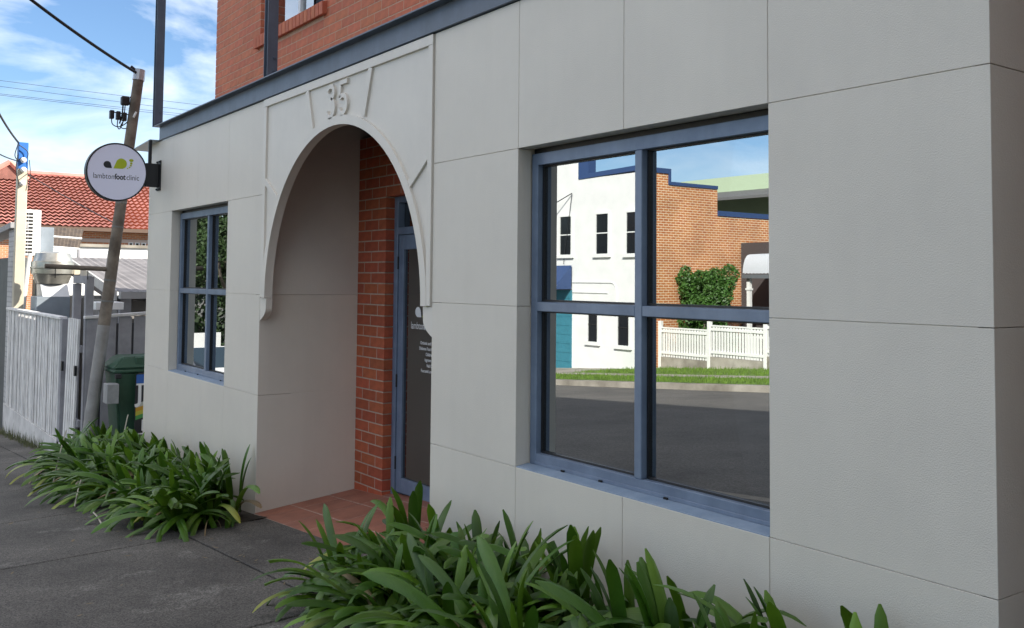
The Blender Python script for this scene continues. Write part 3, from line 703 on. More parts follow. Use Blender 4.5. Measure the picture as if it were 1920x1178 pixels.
# ================================================================== FENCE
fence_m = mat('chalky_white_timber', (.8, .79, .77), .8, col2=(.58, .57, .56), scale=4, detail=9, bump=.3, bscale=40, rand=.12)
board_m = mat('grey_painted_board', (.34, .34, .36), .75, col2=(.24, .24, .26), scale=4, detail=8, bump=.2, bscale=40, rand=.1)
FY = -.23
fn = thing('picket_fence', 'white timber picket fence with capping rail on a plinth left of the pole', 'fence', (-15.5, FY, gz(-15.5, FY)))
rr = random.Random(5)
b = MB(); b.hexa([(-17.9, FY-.045, 1.262), (-13.5, FY-.045, 1.262), (-13.5, FY+.05, 1.262), (-17.9, FY+.05, 1.262), (-17.9, FY-.045, 1.30), (-13.5, FY-.045, 1.30), (-13.5, FY+.05, 1.30), (-17.9, FY+.05, 1.30)]); b.build('cap_rail', fence_m, fn, bevel=.005)
x = -17.88
while x < -13.58:
    w = rr.uniform(.055, .085); t = rr.uniform(-.006, .006)
    b = MB(); b.box(x, x+w, FY-.012+t, FY+.012+t, -.285, 1.26); b.build('picket', fence_m, fn); x += w+rr.uniform(.03, .05)
b = MB(); b.box(-17.88, -13.55, FY+.02, FY+.06, .95, 1.03); b.box(-17.88, -13.55, FY+.02, FY+.06, 0.0, .08); b.build('back_rail', board_m, fn)
b = MB(); b.box(-17.86, -13.56, FY+.062, FY+.075, -.27, 1.24); b.build('gap_shade_sheet', mat('gap_shade_dark', (.09, .09, .1), .9), fn)  # added dark sheet, stands in for the shade between pickets
b = MB(); b.hexa([(-17.95, FY-.03, gz(-17.95, FY)-.2), (-13.0, FY-.03, gz(-13, FY)-.2), (-13.0, FY+.06, gz(-13, FY)-.2), (-17.95, FY+.06, gz(-17.95, FY)-.2), (-17.95, FY-.03, -.29), (-13.0, FY-.03, -.29), (-13.0, FY+.06, -.29), (-17.95, FY+.06, -.29)]); b.build('plinth', mat('flaking_white_plinth', (.72, .71, .7), .85, col2=(.5, .49, .48), scale=3, detail=9, bump=.4, bscale=30), fn)
b = MB(); b.box(-13.53, -13.4, FY-.03, FY+.05, -.4, 1.275); b.build('end_post', board_m, fn, bevel=.004)
# narrow leaning gate
gt = thing('fence_gate', 'narrow white paling gate hung between the fence and its corner post', 'gate', (-12.8, FY, gz(-12.8, FY)))
for i in range(5):
    x = -13.12+i*.125
    b = MB(); b.hexa([(x-.16, FY-.012, -.42), (x+.09-.16, FY-.012, -.42), (x+.09-.16, FY+.012, -.42), (x-.16, FY+.012, -.42), (x, FY-.012, 1.30), (x+.09, FY-.012, 1.30), (x+.09, FY+.012, 1.30), (x, FY+.012, 1.30)]); b.build('paling', fence_m, gt)
b = MB(); b.box(-13.1, -12.53, FY+.015, FY+.05, .9, .98); b.box(-13.15, -12.55, FY+.015, FY+.05, .0, .08); b.build('gate_rail', board_m, gt)
for xx in (-13.33, -12.56):
    b = MB(); b.box(xx-.03, xx+.03, FY-.04, FY-.014, .62, .74); b.build('latch', dark_m, gt)
# portal of posts
pt = thing('timber_portal', 'grey timber post and lintel portal rising above the fence gate', 'portal', (-12.75, -.15, gz(-12.75, 0)))
for x in (-13.15, -12.47):
    b = MB(); b.box(x-.045, x+.045, -.19, -.10, -.45, 1.73 if x < -13 else 1.82); b.build('post', board_m, pt, bevel=.004)
b = MB(); b.box(-13.2, -12.516, -.185, -.105, 1.735, 1.83); b.build('lintel', board_m, pt, bevel=.004)
# return fence of wide boards
rf = thing('board_fence', 'grey vertical board fence with narrow gaps behind the green bin', 'fence', (-12.42, .6, gz(-12.4, 0)))
yy = -.17
while yy < 1.9:
    w = .155; z = 1.302+(yy+.2)*.06
    b = MB(); b.box(-12.44, -12.42, yy, yy+w, -.5, z); b.build('board', board_m, rf, bevel=.003); yy += w+.028
b = MB(); b.box(-12.475, -12.445, -.18, 1.9, -.5, 1.25); b.build('gap_shade_sheet', mat('gap_shade_dark', (.09, .09, .1), .9), rf)  # same dark sheet, keeps the gaps between the boards dark
b = MB(); b.hexa([(-12.49, -.2, 1.31), (-12.39, -.2, 1.31), (-12.39, 1.9, 1.436), (-12.49, 1.9, 1.436), (-12.49, -.2, 1.345), (-12.39, -.2, 1.345), (-12.39, 1.9, 1.47), (-12.49, 1.9, 1.47)]); b.build('cap_rail', fence_m, rf, bevel=.004)
# weeds along the plinth
b = MB(); rg = random.Random(9); weed_m = mat('dry_weed', (.12, .13, .06), .9, rand=.2)
for i in range(420):
    x = rg.uniform(-18.6, -14.0); y = -.30-abs(rg.gauss(0, .05)); z = gz(x, y); h = rg.uniform(.03, .16)*(1.6 if rg.random() < .12 else 1); a = rg.uniform(0, 6.28); w = .006
    b.add([(x-math.cos(a)*w, y-math.sin(a)*w, z), (x+math.cos(a)*w, y+math.sin(a)*w, z), (x+rg.uniform(-.06, .06), y+rg.uniform(-.06, .03), z+h)], [(0, 1, 2)])
w = stuff(b.build('weeds', weed_m)); w['label'] = 'dry weeds growing along the foot of the white fence'; w['category'] = 'weeds'

# ================================================================== WHEELIE BIN + BOX + BOARD
bin_m = mat('green_plastic', (.028, .085, .05), .5, var=.25, scale=6, bump=.08, bscale=80)
bx, by = -11.72, .19; bz = gz(bx, 0)
bz1 = .835
bn = thing('wheelie_bin', 'dark green wheelie bin with hinged lid between the wall and the board fence', 'bin', (bx, by, bz))
def frus(x0, x1, y0, y1, z0, X0, X1, Y0, Y1, z1): return [(x0,y0,z0),(x1,y0,z0),(x1,y1,z0),(x0,y1,z0),(X0,Y0,z1),(X1,Y0,z1),(X1,Y1,z1),(X0,Y1,z1)]
b = MB(); b.hexa(frus(bx-.20, bx+.20, by-.16, by+.20, bz+.02, bx-.26, bx+.27, by-.245, by+.30, bz1-.09)); b.build('body', bin_m, bn, bevel=.025, seg=2, smooth=True)
b = MB(); b.box(bx-.285, bx+.29, by-.27, by+.32, bz1-.105, bz1-.065); b.build('rim', bin_m, bn, bevel=.012, smooth=True)
b = MB(); b.hexa(frus(bx-.29, bx+.295, by-.285, by+.33, bz1-.06, bx-.2, bx+.22, by-.16, by+.26, bz1+.075)); b.build('lid', bin_m, bn, bevel=.02, seg=2, smooth=True)
for yy in (by-.23, by+.02):
    b = MB(); b.box(bx+.29, bx+.345, yy-.035, yy+.035, bz1-.16, bz1-.105); b.build('handle', dark_m, bn, bevel=.008)
b = MB(); b.box(bx+.19, bx+.27, by-.03, by+.05, bz1-.02, bz1+.07); b.build('hinge', bin_m, bn, bevel=.008)
for yy in (by-.2, by+.22):
    b = MB(); b.lathe([(.09, -.03), (.1, -.02), (.1, .02), (.09, .03)], (bx-.2, yy, bz+.1), 18, 'y'); b.build('wheel', dark_m, bn)
b = MB(); b.box(bx+.272, bx+.2745, by-.02, by+.08, bz1-.36, bz1-.14); b.build('sticker', mat('yellow_sticker', (.45, .45, .22), .5), bn)
b = MB(); q0 = onX(201, 722, bx+.42); q1 = onX(220, 757, bx+.42)
b.box(bx+.245, bx+.43, q0[1], q0[1]+.125, q1[2], q0[2]+.005); cbx = b.build('letter_box', mat('galvanised_sheet', (.36, .37, .38), .5, metal=.25, var=.25, scale=8), None, bevel=.004)
tag(cbx, 'small grey sheet metal box fixed to the front of the green bin', 'box')
# printed board beside the bin
sx = -11.35; q0 = onX(255, 702, sx); q1 = onX(257, 862, sx)
sb = thing('advertising_board', 'printed board with blue header and rainbow stripe between bin and wall', 'sign', (sx, q0[1]+.2, gz(sx, 0)))
y0, y1, zt, zb_ = q0[1], q0[1]+.45, q0[2], gz(sx, 0)
b = MB(); b.box(sx-.02, sx, y0, y1, zb_, zt); b.build('board', ink_m, sb)
def strip(name, a, c, m, h=.002): 
    bb = MB(); bb.box(sx+.0005, sx+h, y0+.006, y1-.006, zt-c*(zt-zb_), zt-a*(zt-zb_)); return bb.build(name, m, sb)
strip('header', .005, .105, mat('board_blue', (.03, .12, .42), .5)); strip('band', .105, .125, letter_m)
H = zt-zb_
for i, cc in enumerate(((.5, .5, .45), (.55, .3, .03), (.5, .45, .05), (.08, .3, .08))):
    bb = MB(); za = zt-(.33+.045*i)*H; bb.prism([(y0+.006, za-.045*H), (y1-.006, za+.12-.045*H), (y1-.006, za+.12), (y0+.006, za)], 'x', sx+.0005, sx+.003+.0003*i); bb.build('stripe', mat('stripe%d' % i, cc, .5), sb)
text_mesh('lettering', 'JOIN', .26, letter_m, basis((0, 1, 0), (0, 0, 1), (1, 0, 0), (sx+.004, y0+.012, zt-.30*H)), sb, bold=.004) if False else text_mesh('lettering', 'J', .27, letter_m, basis((0, 1, 0), (0, 0, 1), (1, 0, 0), (sx+.004, y0+.012, zt-.30*H)), sb, bold=.004)
text_mesh('lettering', '1', .17, letter_m, basis((0, 1, 0), (0, 0, 1), (1, 0, 0), (sx+.004, y0+.045, zt-.63*H)), sb, bold=.004)
strip('band', .66, .675, letter_m)

# ================================================================== YARD BEHIND THE FENCE
wbrick_m = brick_tex_mat('white_painted_brick', (.5, .5, .5), (.45, .45, .46), (.36, .36, .36))
lb = thing('boundary_wall', 'dark wall with sloping coping ending in a white painted brick pier', 'wall', (-21, 1.5, gz(-21, 0)))
b = MB(); b.box(-18.75, -18.2, -.15, .0, -1.2, 2.62); b.build('pier', wbrick_m, lb, bevel=.01)
dwall = MB(); dwall.box(-29, -18.76, -.05, .15, -3, 2.15); dwall.build('wall', mat('charcoal_wall', (.1, .11, .11), .7, var=.2, scale=3), lb)
b = MB(); b.hexa([(-29, -.22, 2.2), (-18.15, -.22, 2.63), (-18.15, .06, 2.63), (-29, .2, 2.2), (-29, -.22, 2.3), (-18.15, -.22, 2.73), (-18.15, .06, 2.73), (-29, .2, 2.3)]); b.build('coping', mat('grey_coping', (.32, .32, .33), .7, var=.2), lb, bevel=.006)
b = MB(); q = onX(4, 640, -20.5); b.box(-20.6, -20.4, -.075, -.051, .0, 1.4); b.build('notice', mat('red_notice', (.4, .05, .05), .5), lb)
# air conditioner on a stand
ax = -18.9; a0 = onX(50, 393, ax); a1 = onX(73, 470, ax)
ac = thing('air_conditioner', 'white outdoor air conditioner with slotted louvre behind the cream post', 'air conditioner', (ax, a0[1], gz(ax, .3)))
ay0, ay1, az1_, az0_ = a0[1]-.02, a1[1]+.02, a0[2], a1[2]-.1
b = MB(); b.box(ax-.55, ax, ay0, ay1, az0_, az1_); b.build('casing', white_m, ac, bevel=.012)
n = 12; hh = (az1_-az0_-.08)/n
for i in range(n):
    z = az0_+.05+i*hh
    for (s0, s1) in ((.08, .2), (.24, .5)):
        b = MB(); b.box(ax+.0005, ax+.006, ay0+(ay1-ay0)*s0, ay0+(ay1-ay0)*s1, z, z+hh*.55); b.build('louvre_slot', gap_m, ac)
for yy in (ay0+.02, ay1-.06):
    b = MB(); b.box(ax-.3, ax-.25, yy, yy+.04, gz(ax, .3)-.1, az0_-.001); b.build('leg', cream_m, ac)
# conduit hose beside post
b = MB(); b.tube([onX(57, 475, -18.2), onX(52, 505, -18.2), onX(47, 545, -18.2), onX(43, 590, -18.2)], .035, 8); tag(b.build('flexible_hose', white_m), 'white flexible hose hanging down from the air conditioner', 'hose')
# exhaust fan
fx = -17.0; fc = onX(98.5, 503, fx); zinc_m = mat('galvanised_fan_steel', (.52, .51, .46), .32, metal=.75, col2=(.34, .33, .29), scale=5, detail=6, bump=.05, bscale=20)
ef = thing('exhaust_fan', 'round galvanised rooftop exhaust fan standing on its duct box', 'exhaust fan', (fx, fc[1], gz(fx, .3)))
r = .325; fy = fc[1]; fzc = fc[2]
b = MB(); b.lathe([(.13, .265), (.17, .255), (.26, .24), (r-.03, .11), (r, .10)], (fx, fy, fzc), 28); b.build('hood', zinc_m, ef, smooth=True)
b = MB(); b.lathe([(r-.006, .099), (r-.002, .02), (r+.012, .012), (r+.012, -.004), (r, -.012), (r-.004, -.09), (r-.03, -.1)], (fx, fy, fzc), 28); b.build('band', zinc_m, ef, smooth=True)
b = MB(); b.lathe([(r-.032, -.101), (r-.085, -.25), (r-.2, -.262), (.1, -.262)], (fx, fy, fzc), 28); b.build('cowl', zinc_m, ef, smooth=True)
b = MB(); b.box(fx+.05, fx+.12, fy+r-.02, fy+r+.07, fzc-.1, fzc+.02); b.build('terminal_box', cream_m, ef)
db0 = onX(60, 556, fx); db1 = onX(124, 600, fx); duct_m = mat('blue_grey_duct', (.3, .35, .4), .45, metal=.4, var=.2, scale=3)
b = MB(); b.box(fx-.25, fx+.27, db0[1]+.02, db1[1], gz(fx, .3)-.1, db0[2]); b.build('duct', duct_m, ef, bevel=.006)
b = MB(); b.hexa(frus(fx-.25, fx+.27, db0[1]+.11, db1[1]-.01, db0[2]+.001, fx-.17, fx+.17, fy-.2, fy+.2, fzc-.263)); b.build('duct_transition', mat('bright_sheet_metal', (.6, .62, .63), .35, metal=.5, var=.1), ef)
# tilted brown awning sheet and grey duct riser behind the fan
aw = thing('awning_panel', 'tilted brown corrugated awning sheet with pale battens above the fan', 'awning', (-20, .8, 1.8))
A, B_, C_, D_ = [Vector(onX(u, v, X)) for (u, v, X) in ((100, 426, -20.6), (157, 430, -20.6), (148, 468, -19.6), (96, 464, -19.6))]
nn = 24; vs = []; fs = []
for i in range(nn+1):
    t = i/nn; w = Vector((0, 0, .004*math.sin(i*math.pi/1.5)))
    vs += [A.lerp(B_, t)+w, D_.lerp(C_, t)+w]
for i in range(nn): fs.append((2*i, 2*i+1, 2*i+3, 2*i+2))
vs2 = [v-Vector((0, 0, .006)) for v in vs]
b = MB(); b.add(vs, fs); b.add(vs2, [tuple(reversed(f)) for f in fs]); b.build('sheet', mat('brown_sheet', (.09, .068, .05), .85, col2=(.045, .035, .03), scale=8, detail=7), aw)
for t in (.48, .98):
    a, c = A.lerp(D_, t), B_.lerp(C_, t); b = MB(); b.tube([a+Vector((.03, 0, 0)), c+Vector((.03, 0, 0))], .022, 6); b.build('batten', white_m, aw)
for q in (D_, C_):
    b = MB(); b.tube([q, (q.x, q.y, gz(q.x, .5))], .03, 6); b.build('prop', board_m, aw)
b = MB(); q0 = onX(77, 426, -19.2); q1 = onX(100, 475, -19.2); b.box(-19.9, -19.2, q0[1], q1[1], gz(-19, 0)-.1, q0[2]); o = b.build('duct_riser', duct_m, None, bevel=.006); tag(o, 'blue grey sheet metal duct rising behind the exhaust fan', 'duct')
# shed with corrugated roof
sh = thing('shed', 'low shed with grey corrugated roof and gutter behind the board fence', 'shed', (-17, 2.0, gz(-17, 1)))
g0 = onX(222, 548, -14.3); ze = g0[2]+.01; yl = g0[1]; zr = onX(150, 483, -19.2)[2]
yrl = onX(138, 486, -19.2)[1]
n = 70; vs = []; fs = []
for i in range(n+1):
    t = i/n; w = .007*math.sin(i*math.pi*.9)
    vs += [(-14.25, yl-.02+4.2*t, ze+w), (-19.2, yrl-.1+4.2*t, zr+w)]
for i in range(n): fs.append((2*i, 2*i+2, 2*i+3, 2*i+1))
b = MB(); b.add(vs, fs); b.add([(x, y, z-.006) for x, y, z in vs], [tuple(reversed(f)) for f in fs]); b.build('roof', mat('grey_corrugated', (.19, .18, .185), .8, col2=(.13, .125, .13), scale=2, detail=8), sh)
b = MB(); b.prism([(-14.2, ze-.10), (-14.1, ze-.10), (-14.085, ze-.02), (-14.08, ze), (-14.2, ze)], 'y', yl-.02, yl+4.2); b.build('gutter', mat('pale_gutter', (.36, .36, .36), .5, var=.1), sh)
b = MB(); b.hexa([(-14.27, yl-.06, ze-.13), (-14.27, yl-.025, ze-.13), (-19.2, yrl-.105, zr-.13), (-19.2, yrl-.14, zr-.13), (-14.27, yl-.06, ze+.02), (-14.27, yl-.025, ze+.02), (-19.2, yrl-.105, zr+.02), (-19.2, yrl-.14, zr+.02)]); b.build('barge_board', mat('pale_board', (.46, .46, .45), .6, var=.15), sh)
b = MB(); b.hexa([(-14.27, yl-.02, ze-.2), (-14.27, yl+.01, ze-.2), (-19.2, yrl-.06, zr-.3), (-19.2, yrl-.09, zr-.3), (-14.27, yl-.02, ze-.135), (-14.27, yl+.01, ze-.135), (-19.2, yrl-.06, zr-.135), (-19.2, yrl-.09, zr-.135)]); b.build('fascia', mat('dark_fascia', (.1, .09, .09), .8), sh)
b = MB(); b.box(-19.1, -14.6, yl+.06, yl+4.1, gz(-17, 0)-.6, ze-.14); b.build('wall', mat('shed_boards', (.2, .19, .18), .85, var=.3, scale=3), sh)
b = MB(); b.box(-14.5, -14.38, yl+.05, yl+.2, gz(-14.4, 0)-.1, ze-.105); b.build('post', board_m, sh)
q0 = onX(180, 567, -13.6); q1 = onX(232, 578, -13.6)
b = MB(); b.box(-14.05, -13.6, q0[1], q1[1], q1[2]-.02, q1[2]+.08); o = b.build('downpipe_head', white_m, None, bevel=.004); tag(o, 'short pale boxed gutter end jutting out below the shed roof', 'gutter')
b = MB(); b.box(-13.9, -13.85, q0[1]+.1, q0[1]+.15, gz(-13.8, 0)-.05, q1[2]-.021); b.box(0, 0.0001, 0, .0001, -5, -4.999) if False else None; o2 = b.build('bracket_post', board_m, o)
# white parapet wall of the next property
q0 = onX(120, 462, -24); q1 = onX(280, 486, -24)
pw = thing('parapet_wall', 'sunlit white parapet wall above the corrugated shed roof', 'wall', (-24.3, 3, gz(-24, 3)))
b = MB(); b.box(-24.4, -24, q0[1]-.3, q1[1]+4, -2.4, q0[2]); b.build('wall', white_m, pw)
b = MB(); b.box(-24.45, -23.95, q0[1]-.35, q1[1]+4.05, q0[2]+.001, q0[2]+.07); b.build('coping', conc_m, pw)

# ---- red tiled house far down the street
hs = thing('tiled_house', 'brick house with a red terracotta tiled roof beyond the shed', 'house', (-52, 9, gz(-52, 9)))
EX = -47.0; ez = onX(180, 428, EX)[2]; ey1 = onX(420, 425, EX)[1]; ey0 = onX(-60, 428, EX)[1]; RX = -52.2; rz = onX(110, 330, RX)[2]
rooft_m = mat('red_roof_tile', (.56, .25, .205), .75, col2=(.42, .17, .14), scale=.6, detail=9, bump=.2, bscale=20, hue=.01)
speckle(rooft_m, 1.1, .14)
L = math.hypot(EX-RX, rz-ez); rows = int(L/.34); tv = []; tf = []
wv = .25; ncol = int((ey1-ey0)/(wv/2))
for r_ in range(rows):
    for e, lift in ((-.06, .10), (1.0, .0)):
        t = min(1, (r_+e)/rows); X = EX+(RX-EX)*t; Z = ez+(rz-ez)*t+lift
        for c_ in range(ncol+1):
            tv.append((X, ey0+c_*wv/2, Z+(.045 if c_ % 2 else -.03)+.008*math.sin(c_*12.9+r_*7.1)))
for r_ in range(rows):
    k = r_*2*(ncol+1)
    for c_ in range(ncol):
        tf.append((k+c_, k+c_+1, k+ncol+1+c_+1, k+ncol+1+c_))
b = MB(); b.add(tv, tf); rfo = b.build('roof', rooft_m, hs); 
b = MB(); b.tube([(RX, ey0, rz+.03), (RX, ey1, rz+.03)], .14, 8); b.build('ridge_capping', rooft_m, rfo)
b = MB(); b.add([(RX, ey0, rz), (RX, ey1, rz), (RX-5.2, ey1, ez), (RX-5.2, ey0, ez)], [(0, 1, 2, 3)]); b.build('rear_roof', rooft_m, hs)
# taller hipped part at the left end
px_, py_, pz_ = onX(13, 308, RX); l0 = onX(-70, 335, EX+.6); hz = onX(40, 330, RX)
b = MB(); yA, yB = onX(-40, 332, RX)[1], onX(46, 331, RX)[1]
b.prism([(yA, rz-.4), (py_, pz_), (yB, rz-.4)], 'x', RX-4, RX+.9); b.build('gablet', mat('dull_tile_red', (.26, .11, .085), .8, var=.3, scale=3), hs)
for (ya, yb) in ((yA, py_), (py_, yB)):
    za, zb_ = (rz-.4, pz_) if ya == yA else (pz_, rz-.4)
    b = MB(); b.tube([(RX+.92, ya, za+.03), (RX+.92, yb, zb_+.03)], .13, 6); b.build('ridge_capping', rooft_m, hs)
hb_m = brick_tex_mat('house_orange_brick', (.5, .19, .08), (.42, .13, .06), (.45, .36, .27), 'YZ')
b = MB(); b.box(RX-4.5, EX-.75, ey0+.5, ey1-.5, -5, ez-.12); b.build('wall', hb_m, hs)
b = MB(); b.box(EX-.74, EX-.02, ey0+.1, ey1-.1, ez-.14, ez-.11); b.box(EX-.06, EX-.03, ey0, ey1, ez-.11, ez+.03); b.build('eaves', mat('brown_eaves', (.11, .07, .05), .8), hs)
b = MB(); b.box(EX-.745, EX-.70, ey0+.5, ey1-.5, ez-.62, ez-.46); b.build('frieze', mat('pink_frieze', (.42, .33, .29), .8), hs)
q0 = onX(239, 456, EX-.72); q1 = onX(275, 464, EX-.72)
for i in range(3):
    w = (q1[1]-q0[1])/3; b = MB(); b.box(EX-.745, EX-.69, q0[1]+i*w+.04, q0[1]+(i+1)*w-.04, q1[2]-.12, q0[2]+.03); f_ = b.build('window', white_m, hs)
    b = MB(); b.box(EX-.689, EX-.68, q0[1]+i*w+.09, q0[1]+(i+1)*w-.09, q1[2]-.05, q0[2]); b.build('pane', gap_m, f_)

# ================================================================== ACROSS THE STREET (seen in the windows)
wall_white_m = mat('white_stucco', (.74, .75, .74), .8, var=.08, scale=1.5, detail=8, bump=.2, bscale=12)
navy_m = mat('navy_paint', (.03, .065, .17), .55)
teal_m = mat('teal_board', (.04, .2, .27), .6, var=.15)
obrick_m = brick_tex_mat('weathered_orange_brick', (.52, .2, .065), (.42, .13, .045), (.8, .66, .46), 'YZ', .26, .095)
YW = -21.4; WX = -25.7
wb = thing('white_building', 'white two storey building with navy parapet and orange brick side wall opposite', 'building', (-31, -28, gz(-31, -25)))
hx0, hx1 = -28.9-.0, WX
b = MB(); b.box(-40, -29.45, YW-.3, YW, -3, 8.2); b.box(-29.449, WX-.31, YW-.3, YW, -3, 5.88); b.build('front_wall', wall_white_m, wb)
b = MB(); b.hexa([(-29.45, YW-.35, 5.881), (WX+.02, YW-.35, 5.96), (WX+.02, YW+.04, 5.96), (-29.45, YW+.04, 5.881), (-29.45, YW-.35, 6.06), (WX+.02, YW-.35, 6.15), (WX+.02, YW+.04, 6.15), (-29.45, YW+.04, 6.06)]); b.box(-29.45, -28.85, YW-.35, YW+.041, 6.061, 8.25); b.box(-40, -29.46, YW-.35, YW+.04, 8.201, 8.35); b.build('parapet_trim', navy_m, wb)
b = MB()
for (y0, y1, zt) in ((-22.6, YW, 5.87), (-25.3, -22.601, 5.45), (-34, -25.301, 4.42)): b.box(WX-.3, WX, y0, y1, -3, zt)
b.build('side_wall', obrick_m, wb)
b = MB(); b.box(WX-.34, WX+.04, -22.6, YW-.36, 5.871, 6.06); b.box(WX-.34, WX+.04, -22.72, -22.601, 5.46, 6.06); b.box(WX-.34, WX+.04, -25.3, -22.721, 5.451, 5.58); b.box(WX-.34, WX+.04, -34, -25.301, 4.421, 4.62); b.build('side_trim', navy_m, wb)
b = MB(); b.box(-39.9, WX-.31, -33.9, YW-.31, -3, 4.2); b.build('rear_mass', conc_m, wb)
def wwin(x0, x1, z0, z1, lead=False):
    f = MB(); f.box(x0-.09, x0, YW+.001, YW+.05, z0-.06, z1+.09); f.box(x1, x1+.09, YW+.001, YW+.05, z0-.06, z1+.09); f.box(x0, x1, YW+.001, YW+.05, z1, z1+.09); f.box(x0-.16, x1+.16, YW+.001, YW+.12, z0-.2, z0-.061)
    w = f.build('window', wall_white_m, wb)
    b = MB(); b.box(x0, x1, YW+.002, YW+.014, z0-.06, z1); b.build('pane', mat('dark_glass', (.015, .018, .022), .12), w)
    b = MB(); b.box(x0+.0, x1-.0, YW+.0145, YW+.03, (z0+z1)/2-.02, (z0+z1)/2+.02)
    if lead:
        for k in (.12, .88): b.box(x0+(x1-x0)*k-.012, x0+(x1-x0)*k+.012, YW+.0146, YW+.028, z0-.06, z1)
    b.build('glazing_bar', wall_white_m if not lead else gap_m, w)
wwin(-28.36, -27.68, 2.95, 4.43); wwin(-26.64, -26.0, 2.93, 4.41); wwin(-30.6, -29.9, 2.95, 4.43)
wwin(-28.82, -28.27, -.45, .75, True); wwin(-27.1, -26.5, -.5, .7, True)
b = MB(); b.box(-33, -29.83, YW+.001, YW+.06, -2.4, 1.45); tl = b.build('shopfront', teal_m, wb)
for i in range(9):
    b = MB(); b.box(-33, -29.84, YW+.0605, YW+.075, -1.75+i*.36, -1.75+i*.36+.33); b.build('board', teal_m, tl)
b = MB(); b.prism([(YW+.08, 1.5), (YW+.9, 1.5), (YW+.9, 1.6), (YW+.1, 2.45), (YW+.08, 2.45)], 'x', -33, -29.8); b.build('awning', navy_m, wb)
b = MB(); b.tube([(-29.83, YW+.05, 5.35), (-31.6, YW+1.2, 4.2)], .02, 6); b.tube([(-29.83, YW+.05, 5.35), (-30.3, YW+.1, 2.5)], .012, 6); b.build('flag_stay', dark_m, wb)
b = MB(); pts = [(-29.8, 1.78), (-27.5, 1.78)] + [(-27.5+.3*math.sin(t), 1.48+.3*math.cos(t)) for t in np.linspace(0.1, math.pi/2, 7)] + [(-27.2, .9)]
b.tube([(x, YW+.02, z) for x, z in pts], .03, 6); b.tube([(-29.8, YW+.02, 1.38), (-27.7, YW+.02, 1.38)], .03, 6); b.build('string_course', wall_white_m, wb)
# pale green building further back
gb = thing('green_gabled_building', 'pale green building with dark roof behind the orange brick wall', 'building', (-32, -44, -1))
b = MB(); b.box(-44, -24, -52, -42, -3, 8.3); b.build('wall', mat('pale_green_wall', (.42, .52, .36), .8, var=.08), gb)
b = MB(); b.prism([(-41.999, 7.4), (-38, 6.6), (-38, 6.45), (-41.999, 7.25)], 'x', -44, -23.5); b.build('roof', mat('dark_grey_roof', (.13, .13, .13), .7), gb)
b = MB(); b.box(-33.6, -32.6, -45, -42.5, 8.301, 9.6); b.build('chimney', navy_m, gb)
# picket fence opposite
YF = -22.1
ff = thing('garden_fence', 'white picket fence on a concrete footing across the street', 'fence', (-22, YF, gz(-22, YF)))
pp_ = MB(); pp_.box(0, .085, 0, .022, 0, 1.03); pick = pp_.mesh('picket', white_m)
postx = [-25.55, -23.15, -20.7, -18.2, -15.7]
for xa, xb in zip(postx, postx[1:]):
    zt = .16+.07*(xa+25.5); zt2 = zt
    x = xa+.14
    while x < xb-.12:
        link('picket', pick, ff, (x, YF, zt-1.06)); x += .128
    for dz in (-.12, -.9):
        b = MB(); b.box(xa+.075, xb-.075, YF+.0225, YF+.06, zt+dz-.05, zt+dz+.04); b.build('rail', white_m, ff)
    b = MB(); b.box(xa+.075, xb-.075, YF-.02, YF+.05, zt-.03, zt+.02); b.build('cap_rail', white_m, ff)
    b = MB(); b.box(xa+.07, xb-.07, YF-.06, YF+.08, gx(xa)-.5, zt-1.07); b.build('footing', conc_m, ff)
for x in postx:
    zt = .16+.07*(x+25.5); b = MB(); b.box(x-.07, x+.07, YF-.05, YF+.09, gx(x)-.4, zt+.24); b.build('post', white_m, ff, bevel=.01)

# ---- foliage helpers
leaf_mats = [mat('dark_tree_leaf', (.024, .052, .014), .6, var=.5, scale=1.2), mat('mid_tree_leaf', (.034, .07, .017), .6, var=.4, scale=1.5)]
def leaf_cloud(blobs, n, size, rg):
    b = MB()
    tot = sum(r[0]*r[1]*r[2] for _, r in blobs)
    for c, r in blobs:
        for i in range(int(n*r[0]*r[1]*r[2]/tot)):
            d = Vector((rg.gauss(0, 1), rg.gauss(0, 1), rg.gauss(0, 1))).normalized(); k = rg.uniform(.55, 1.06)**.7
            p = Vector((c[0]+d.x*r[0]*k, c[1]+d.y*r[1]*k, c[2]+d.z*r[2]*k))
            a = Vector((rg.gauss(0, 1), rg.gauss(0, 1), rg.gauss(0, 1))).normalized(); e = a.cross(d).normalized() if abs(a.dot(d)) < .99 else Vector((1, 0, 0))
            s = size*rg.uniform(.6, 1.3); q = a.cross(e)*s*.5; e = e*s
            b.add([p-e*.5, p+q*.6, p+e*.5, p-q*.6], [(0, 1, 2, 3)])
    return b
